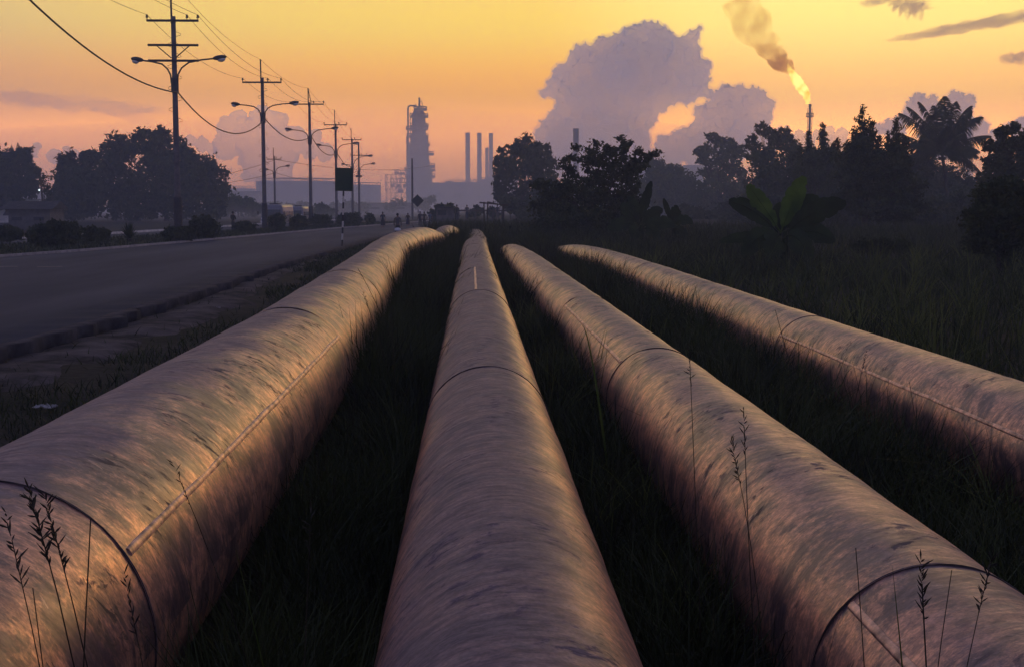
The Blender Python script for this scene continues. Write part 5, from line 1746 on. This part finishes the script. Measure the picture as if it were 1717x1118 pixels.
tree('broad_tree', 'dim tree under the palm, filling the gap to the right tree', 'tree', 150, 1590,
     [(1560, 290, 34, 26), (1600, 300, 34, 24), (1580, 330, 60, 28), (1630, 335, 30, 22), (1540, 320, 30, 26), (1635, 310, 18, 14)], 7000, .260, trunk_r=.15, seed=16, group=TG, fill=.45)
tree('broad_tree', 'airy dark tree cut off by the right edge, right of the palm', 'tree', 84, 1695,
     [(1680, 222, 14, 10), (1700, 216, 14, 10), (1660, 245, 14, 12), (1690, 245, 26, 18), (1715, 240, 20, 20), (1670, 275, 26, 20), (1705, 280, 34, 26), (1650, 300, 14, 14), (1690, 310, 44, 22), (1725, 260, 20, 30)],
     11000, .132, trunk_r=.15, seed=17, group=TG, fill=.3, sig=.14)
UG = 'undergrowth bushes below the right trees'
for i, (lb, D_, bx, cl) in enumerate((
        ('dark undergrowth bush below the open-crowned tree', 128, 1290, [(1275, 345, 40, 24), (1310, 355, 44, 26), (1250, 370, 40, 20), (1290, 385, 60, 16)]),
        ('dark undergrowth bush below the tall pointed conifer', 122, 1430, [(1390, 345, 44, 30), (1440, 350, 52, 34), (1480, 360, 40, 26), (1420, 380, 70, 18), (1360, 372, 40, 20)]),
        ('dark undergrowth bush below the palm, left of the big right bush', 116, 1570, [(1530, 350, 44, 30), (1580, 358, 50, 28), (1620, 352, 40, 34), (1560, 385, 70, 16), (1500, 372, 40, 18)]),
        ('misty undergrowth bush between the banana plants and the tall misty tree', 150, 1190, [(1160, 362, 34, 18), (1200, 368, 40, 18), (1230, 358, 30, 20), (1130, 372, 30, 12)]))):
    tree('undergrowth_bush', lb, 'bush', D_, bx, cl, 7000, .21, 'leaf_dark', .1, seed=60 + i, group=UG, fill=.5)
tree('large_bush', 'big dark bush at the right edge in front of the trees', 'bush', 42, 1675,
     [(1655, 325, 26, 22), (1690, 320, 34, 30), (1640, 365, 26, 26), (1680, 370, 50, 36), (1720, 350, 36, 50), (1650, 405, 36, 26), (1700, 415, 50, 30)],
     16000, .085, trunk_r=.08, seed=18, group='bushes right of the pipes', fill=.4)
tree('low_bush', 'low dark bush in the grass between banana plant and right bush', 'bush', 50, 1480,
     [(1470, 408, 26, 12), (1500, 412, 24, 10), (1448, 416, 18, 8)], 3500, .08, trunk_r=.04, seed=19, group='bushes right of the pipes')
tree('low_bush', 'small rounded bush standing behind the rail fence', 'bush', 158, 800, [(800, 354, 10, 8), (794, 358, 9, 7)], 700, .2, trunk_r=.06, seed=20, group='small bushes near the fence')
tree('low_bush', 'small bush between the posts of the wooden frame, farther off', 'bush', 160, 825, [(824, 354, 9, 7), (829, 359, 8, 7)], 700, .2, trunk_r=.06, seed=21, group='small bushes near the fence')
tree('low_bush', 'rounded dim bush rising left of the stall roof', 'bush', 150, 736, [(737, 350, 11, 8), (733, 360, 14, 11)], 1200, .2, trunk_r=.08, seed=22, group='small bushes near the fence')
tree('low_bush', 'rounded dim bush rising above the stall roof', 'bush', 152, 754, [(752, 349, 11, 7), (758, 360, 12, 10)], 1200, .2, trunk_r=.08, seed=23, group='small bushes near the fence')
tree('misty_tree', 'feathery misty tree behind the diamond sign', 'tree', 330, 722, [(715, 340, 12, 8), (725, 336, 8, 8), (708, 346, 16, 8), (668, 342, 14, 9), (655, 347, 14, 8)], 1500, .34, 'leaf_mid', .12, seed=24, group=TG)
tree('misty_tree', 'misty rounded tree behind the person on the median', 'tree', 240, 400, [(390, 340, 18, 12), (405, 345, 22, 14), (375, 350, 18, 14), (425, 350, 20, 12)], 3000, .34, 'leaf_mid', .15, seed=25, group=TG)
tree('misty_tree', 'misty round tree just right of the second bus', 'tree', 230, 540, [(538, 352, 12, 9), (548, 356, 14, 9), (525, 358, 12, 8)], 1600, .32, 'leaf_mid', .12, seed=26, group=TG)


def tree_line(D, x0, x1, y, n, seed, label):
    g = random.Random(seed)
    pts = []
    k = D / F
    i = 0
    x = x0
    o0 = P((x0 + x1) / 2, 350, D); o0.z = -.2
    while x < x1:
        rx = g.uniform(10, 22); ry = g.uniform(6, 13)
        c = P(x, y + g.uniform(-4, 5), D + g.uniform(-10, 10)) - o0
        pts.append(clump_points(c, (rx * k, rx * k, ry * k), n, seed=seed * 50 + i, fill=.5)); i += 1
        c.z *= .5
        pts.append(clump_points(c, (rx * k, rx * k, ry * k), n, seed=seed * 50 + i, fill=.5)); i += 1
        x += rx * 1.1
    pts = np.concatenate(pts)
    o = leaves('far_woods', pts, np.full(len(pts), .55), M['leaf_mid'])
    o.location = o0
    o['kind'] = 'stuff'


tree_line(300, 860, 1260, 338, 420, 2, '')
tree_line(330, 440, 610, 349, 260, 3, '')
tree_line(240, 1240, 1780, 322, 420, 4, '')
tree_line(260, -60, 110, 345, 300, 5, '')

def unseen_belt(x0, y0, x1, y1, hgt, n_clumps, seed):
    g = np.random.default_rng(seed)
    o0 = Vector(((x0 + x1) / 2, (y0 + y1) / 2, -.2))
    pts = []
    for i in range(n_clumps):
        t = i / (n_clumps - 1)
        h_ = hgt * g.uniform(.7, 1.1)
        for fz, fr in ((.3, .32), (.62, .36), (.85, .24)):
            c = (x0 + (x1 - x0) * t + g.uniform(-1, 1) - o0.x, y0 + (y1 - y0) * t + g.uniform(-2, 2) - o0.y, h_ * fz)
            pts.append(clump_points(c, (h_ * fr, h_ * fr, h_ * fr * .9), 520, seed=seed * 90 + i * 3 + int(fz * 9), fill=.5))
    pts = np.concatenate(pts); pts = pts[pts[:, 2] > 0]
    o = leaves('far_woods', pts, np.full(len(pts), .40), M['leaf_dark'])  # out of view, added only for the pipe reflections
    o.location = o0
    o['kind'] = 'stuff'


# unseen tree belts added outside the view to darken the pipes' reflections
unseen_belt(32, 52, 78, 10, 12.5, 24, 71)
unseen_belt(-62, 118, -96, 40, 11.0, 20, 72)

# ---- median bushes
MG = 'clipped bushes along the median'


def bush(label, cx, base_y, hw, h, seed, n=2600, mat='leaf_dark', spike=False):
    b = flat(cx, base_y, MZ)
    D = b.y; k = D / F
    root = thing('bush', label, 'bush', b, MG)
    g = np.random.default_rng(seed)
    if spike:
        m = MB()
        for i in range(90):
            th = g.uniform(0, 2 * np.pi); el = g.uniform(.15, 1.45)
            d = Vector((math.cos(th) * math.cos(el), math.sin(th) * math.cos(el), math.sin(el)))
            L_ = h * k * g.uniform(.75, 1.02) * (0.75 + .25 * math.sin(el))
            w = Vector((-math.sin(th), math.cos(th), 0)) * .045
            p0 = Vector((0, 0, .12)); p1 = p0 + d * L_ * .55 + Vector((0, 0, .03)); p2 = p0 + d * L_ - Vector((0, 0, .08 * math.cos(el)))
            m.add([p0 - w * .6, p0 + w * .6, p1 + w, p1 - w, p2], [(0, 1, 2, 3), (3, 2, 4)])
        m.build('blade_rosette', M[mat], root)
        MB().lathe((0, 0, -.05), [(.12, 0), (.14, .2), (.05, .3)], 8).build('stump', M['bark'], root, True)
        return
    H = h * k; w = hw * k
    cl = [((0, 0, H * .48), (w * .92, w * .7, H * .52))]
    for i in range(5):
        cl.append(((g.uniform(-.62, .62) * w, g.uniform(-.4, .3) * w, H * g.uniform(.35, .62)), (w * g.uniform(.3, .5), w * .45, H * g.uniform(.28, .42))))
    pts = np.concatenate([clump_points(c, r, int(n / (1 if i == 0 else 4)), twigs=40, sig=.13, fill=.45, seed=seed * 10 + i) for i, (c, r) in enumerate(cl)])
    pts = pts[pts[:, 2] > .0]
    leaves('foliage', pts, g.uniform(.6, 1.3, len(pts)) * .10, M[mat], root)
    m = MB()
    for i in range(6):
        a = g.uniform(0, 6.28); m.tube([(0, 0, -.05), (math.cos(a) * w * .2, math.sin(a) * w * .2, H * .3), (math.cos(a) * w * .5, math.sin(a) * w * .4, H * .6)], [.03, .022, .008], 5)
    m.build('stems', M['bark'], root)


bush('largest clipped bush, nearest on the median at far left', 97, 413, 45, 42, 31, 4200)
bush('smaller bush touching the right side of the largest one', 160, 409, 22, 28, 32)
bush('spiky round rosette plant between two bushes on the median', 217, 406, 20, 33, 33, spike=True)
bush('low bush at the foot of the nearest lamp pole', 298, 404, 26, 24, 34)
bush('taller rounded bush just right of the nearest lamp pole', 346, 400, 25, 37, 35)
bush('low spiky hedge beside the person on the median', 411, 390.5, 20, 19, 36)
bush('round bush in front of the first bus', 464, 386, 17.5, 27, 37)
bush('bush in front of the second bus', 502, 384, 17, 24, 38)
bush('wide bush at the foot of the third lamp pole', 538, 381, 20, 22, 39)
bush('wide bush behind the post of the green board sign', 585, 379.5, 23, 24, 40)
bush('loose round bush at the far end of the bush row', 620, 377, 9, 19, 41, 1500, 'leaf_mid')
bush('dim low bush at the left edge of the median', 12, 405, 26, 24, 42)

# ---- palm
def palm():
    D = 128.0; k = D / F
    b = P(1582, 380, D); b.z = ground_h(b.x, D) - .1
    root = thing('coconut_palm', 'coconut palm with arching feathery fronds against the sunset', 'palm', b)
    top = P(1580, 262, D) - b
    MB().tube([(0, 0, 0), (.25, 0, top.z * .35), (.05, 0, top.z * .7), top], [.24, .19, .16, .15], 10).build('trunk', M['bark'], root, True)
    g = random.Random(4)
    # frond tips in photo pixels (with some towards and away from the camera)
    tips = [(1508, 190, 0, -26), (1503, 222, 0, -8), (1545, 170, .8, -34), (1578, 164, -1, -28), (1606, 170, .6, -32), (1628, 178, 0, -30), (1649, 196, .3, -34), (1660, 228, 0, -20), (1640, 290, -.8, -26),
            (1520, 270, .8, -30), (1556, 180, -1.6, -10), (1600, 200, -2.2, -20), (1560, 230, 2.4, -14), (1612, 240, 2.0, -20), (1535, 235, -1.5, -24), (1630, 255, -1.8, -24),
            (1530, 178, 1.4, -26), (1618, 188, -1.6, -26), (1590, 172, 1.8, -22), (1566, 200, 2.6, -12), (1518, 246, -1.2, -26), (1648, 262, 1.2, -26), (1600, 226, -2.6, -18), (1572, 214, -2.6, -14)]
    for (tx, ty, dy, arch) in tips:
        e = P(tx, ty, D) - b + Vector((0, dy, 0))
        ctrl = (top + e) * .5 + Vector((0, 0, -arch * k * 1.0))
        n = 26
        rach = []
        for i in range(n):
            s = i / (n - 1)
            rach.append(top * (1 - s) ** 2 + ctrl * 2 * s * (1 - s) + e * s * s)
        m = MB()
        m.tube(rach, [.06 * (1 - .85 * i / (n - 1)) for i in range(n)], 5)
        for i in range(3, n):
            s = i / (n - 1)
            t = (rach[min(i + 1, n - 1)] - rach[i - 1]).normalized()
            sd = t.cross(Vector((0, 0, 1)))
            sd = sd.normalized() if sd.length > .05 else Vector((1, 0, 0))
            L_ = 1.45 * (math.sin(math.pi * min(1, s * .80 + .16))) + .08
            for sg in (-1, 1):
                for q_ in range(3):
                    p = rach[i] + (rach[i - 1] - rach[i]) * (q_ / 3)
                    d = (sd * sg * .75 + t * .55 + Vector((0, 0, -.50 + g.uniform(-.25, .15)))).normalized()
                    m1 = p + d * L_ * .55
                    tip = p + d * L_ + Vector((0, 0, -.38 * L_))
                    w = t * .046
                    m.add([p - w * .6, p + w * .6, m1 + w, m1 - w, tip], [(0, 1, 2, 3), (3, 2, 4)])
        m.build('frond', M['leaf_dark'], root)
    for i in range(5):
        a = i * 1.26
        MB().ell(top + Vector((.25 * math.cos(a), .25 * math.sin(a), -.25)), (.14, .14, .17), 10, 8).build('coconut', M['bark'], root, True)


palm()


# ---- banana plants
def banana(label, D, base, leaves_, group='banana plants right of the pipes'):
    b = P(base, 430, D); b.z = ground_h(b.x, D) - .05
    k = D / F
    root = thing('banana_plant', label, 'banana plant', b, group)
    hub_h = None
    for (sx, sy, tx, ty, wpx, dy, arch, bright) in leaves_:
        a = P(sx, sy, D) - b + Vector((0, dy * .2, 0)); e = P(tx, ty, D) - b + Vector((0, dy, 0))
        ctrl = (a + e) * .5 + Vector((0, 0, arch * k))
        n = 22; w = wpx * k * 1.4
        vs, fs = [], []
        rib = []
        g = random.Random(int(tx))
        for i in range(n):
            s = i / (n - 1)
            p = a * (1 - s) ** 2 + ctrl * 2 * s * (1 - s) + e * s * s
            rib.append(p)
        # leaf plane roughly faces the camera with some roll
        for i in range(n):
            s = i / (n - 1)
            t = (rib[min(i + 1, n - 1)] - rib[max(i - 1, 0)]).normalized()
            fwd = Vector((g.uniform(-.02, .02) + .25, -1, .35)).normalized()
            sd = t.cross(fwd).normalized()
            pr = max(0.02, math.sin(math.pi * min(1, max(0, (s - .10) / .92))) ** .55) if s > .10 else .03
            tear = 1 - (.0 if not (i % 5 == 3) else g.uniform(.05, .35))
            vs += [rib[i] + sd * w * pr * tear + fwd * (-.12 * w) * pr, rib[i], rib[i] - sd * w * pr * (1 - (.0 if i % 4 else g.uniform(0, .3))) + fwd * (-.12 * w) * pr]
        for i in range(n - 1):
            fs += [(3 * i, 3 * i + 1, 3 * i + 4, 3 * i + 3), (3 * i + 1, 3 * i + 2, 3 * i + 5, 3 * i + 4)]
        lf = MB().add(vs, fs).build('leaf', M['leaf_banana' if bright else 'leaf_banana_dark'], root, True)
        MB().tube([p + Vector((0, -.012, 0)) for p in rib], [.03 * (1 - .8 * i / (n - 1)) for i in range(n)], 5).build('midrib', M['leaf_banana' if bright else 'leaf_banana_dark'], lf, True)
        if hub_h is None or a.z > hub_h: hub_h = a.z
    MB().tube([(0, 0, -.05), (0.02, 0, hub_h * .6), (0, 0, hub_h)], [.16, .13, .08], 10).build('stem', M['leaf_banana_dark'], root, True)
    return root


banana('largest banana plant, with two bright upright leaves, in the right field', 43, 1315,
       [(1308, 392, 1350, 296, 13, .1, 6, True), (1308, 388, 1256, 310, 13, .2, 4, True), (1304, 390, 1222, 338, 12, 0, 20, False), (1312, 390, 1378, 332, 15, .3, 14, False),
        (1314, 392, 1416, 340, 14, -.2, 20, False), (1302, 396, 1240, 430, 13, -.6, 34, False), (1306, 396, 1285, 436, 16, -.8, 26, False), (1316, 396, 1350, 436, 16, -.7, 30, False), (1312, 400, 1395, 405, 14, -.3, 30, False),
        (1304, 400, 1205, 405, 7, -.3, 12, False), (1310, 396, 1320, 340, 12, .8, 4, False)])
banana('ragged dark banana plant in the grass behind the rightmost pipe', 58, 1075,
       [(1072, 378, 1093, 304, 6, .2, 2, False), (1072, 378, 1040, 345, 9, .0, 12, False), (1070, 380, 1020, 385, 9, -.2, 16, False), (1076, 380, 1112, 352, 8, .1, 12, False), (1076, 382, 1130, 380, 9, -.2, 18, False), (1070, 384, 1060, 402, 9, -.6, 16, False), (1080, 384, 1100, 402, 9, -.6, 16, False), (1072, 378, 1060, 330, 8, .5, 8, False)])
banana('small banana plant with hanging torn leaves beside the ragged one', 60, 1130,
       [(1128, 378, 1113, 333, 4, .1, 3, False), (1128, 378, 1138, 348, 7, 0, 14, False), (1126, 380, 1160, 375, 7, -.2, 18, False), (1124, 382, 1098, 384, 7, -.2, 14, False), (1128, 384, 1150, 402, 7, -.4, 14, False)])

# ================================================================== render settings
cy = SC.cycles
cy.use_denoising = True
try: cy.denoiser = 'OPENIMAGEDENOISE'
except Exception: pass
cy.max_bounces = 6
cy.diffuse_bounces = 3
cy.glossy_bounces = 3
cy.transmission_bounces = 4
cy.volume_bounces = 3
cy.transparent_max_bounces = 8
cy.volume_max_steps = 256
cy.caustics_reflective = False
cy.caustics_refractive = False
cy.sample_clamp_indirect = 4
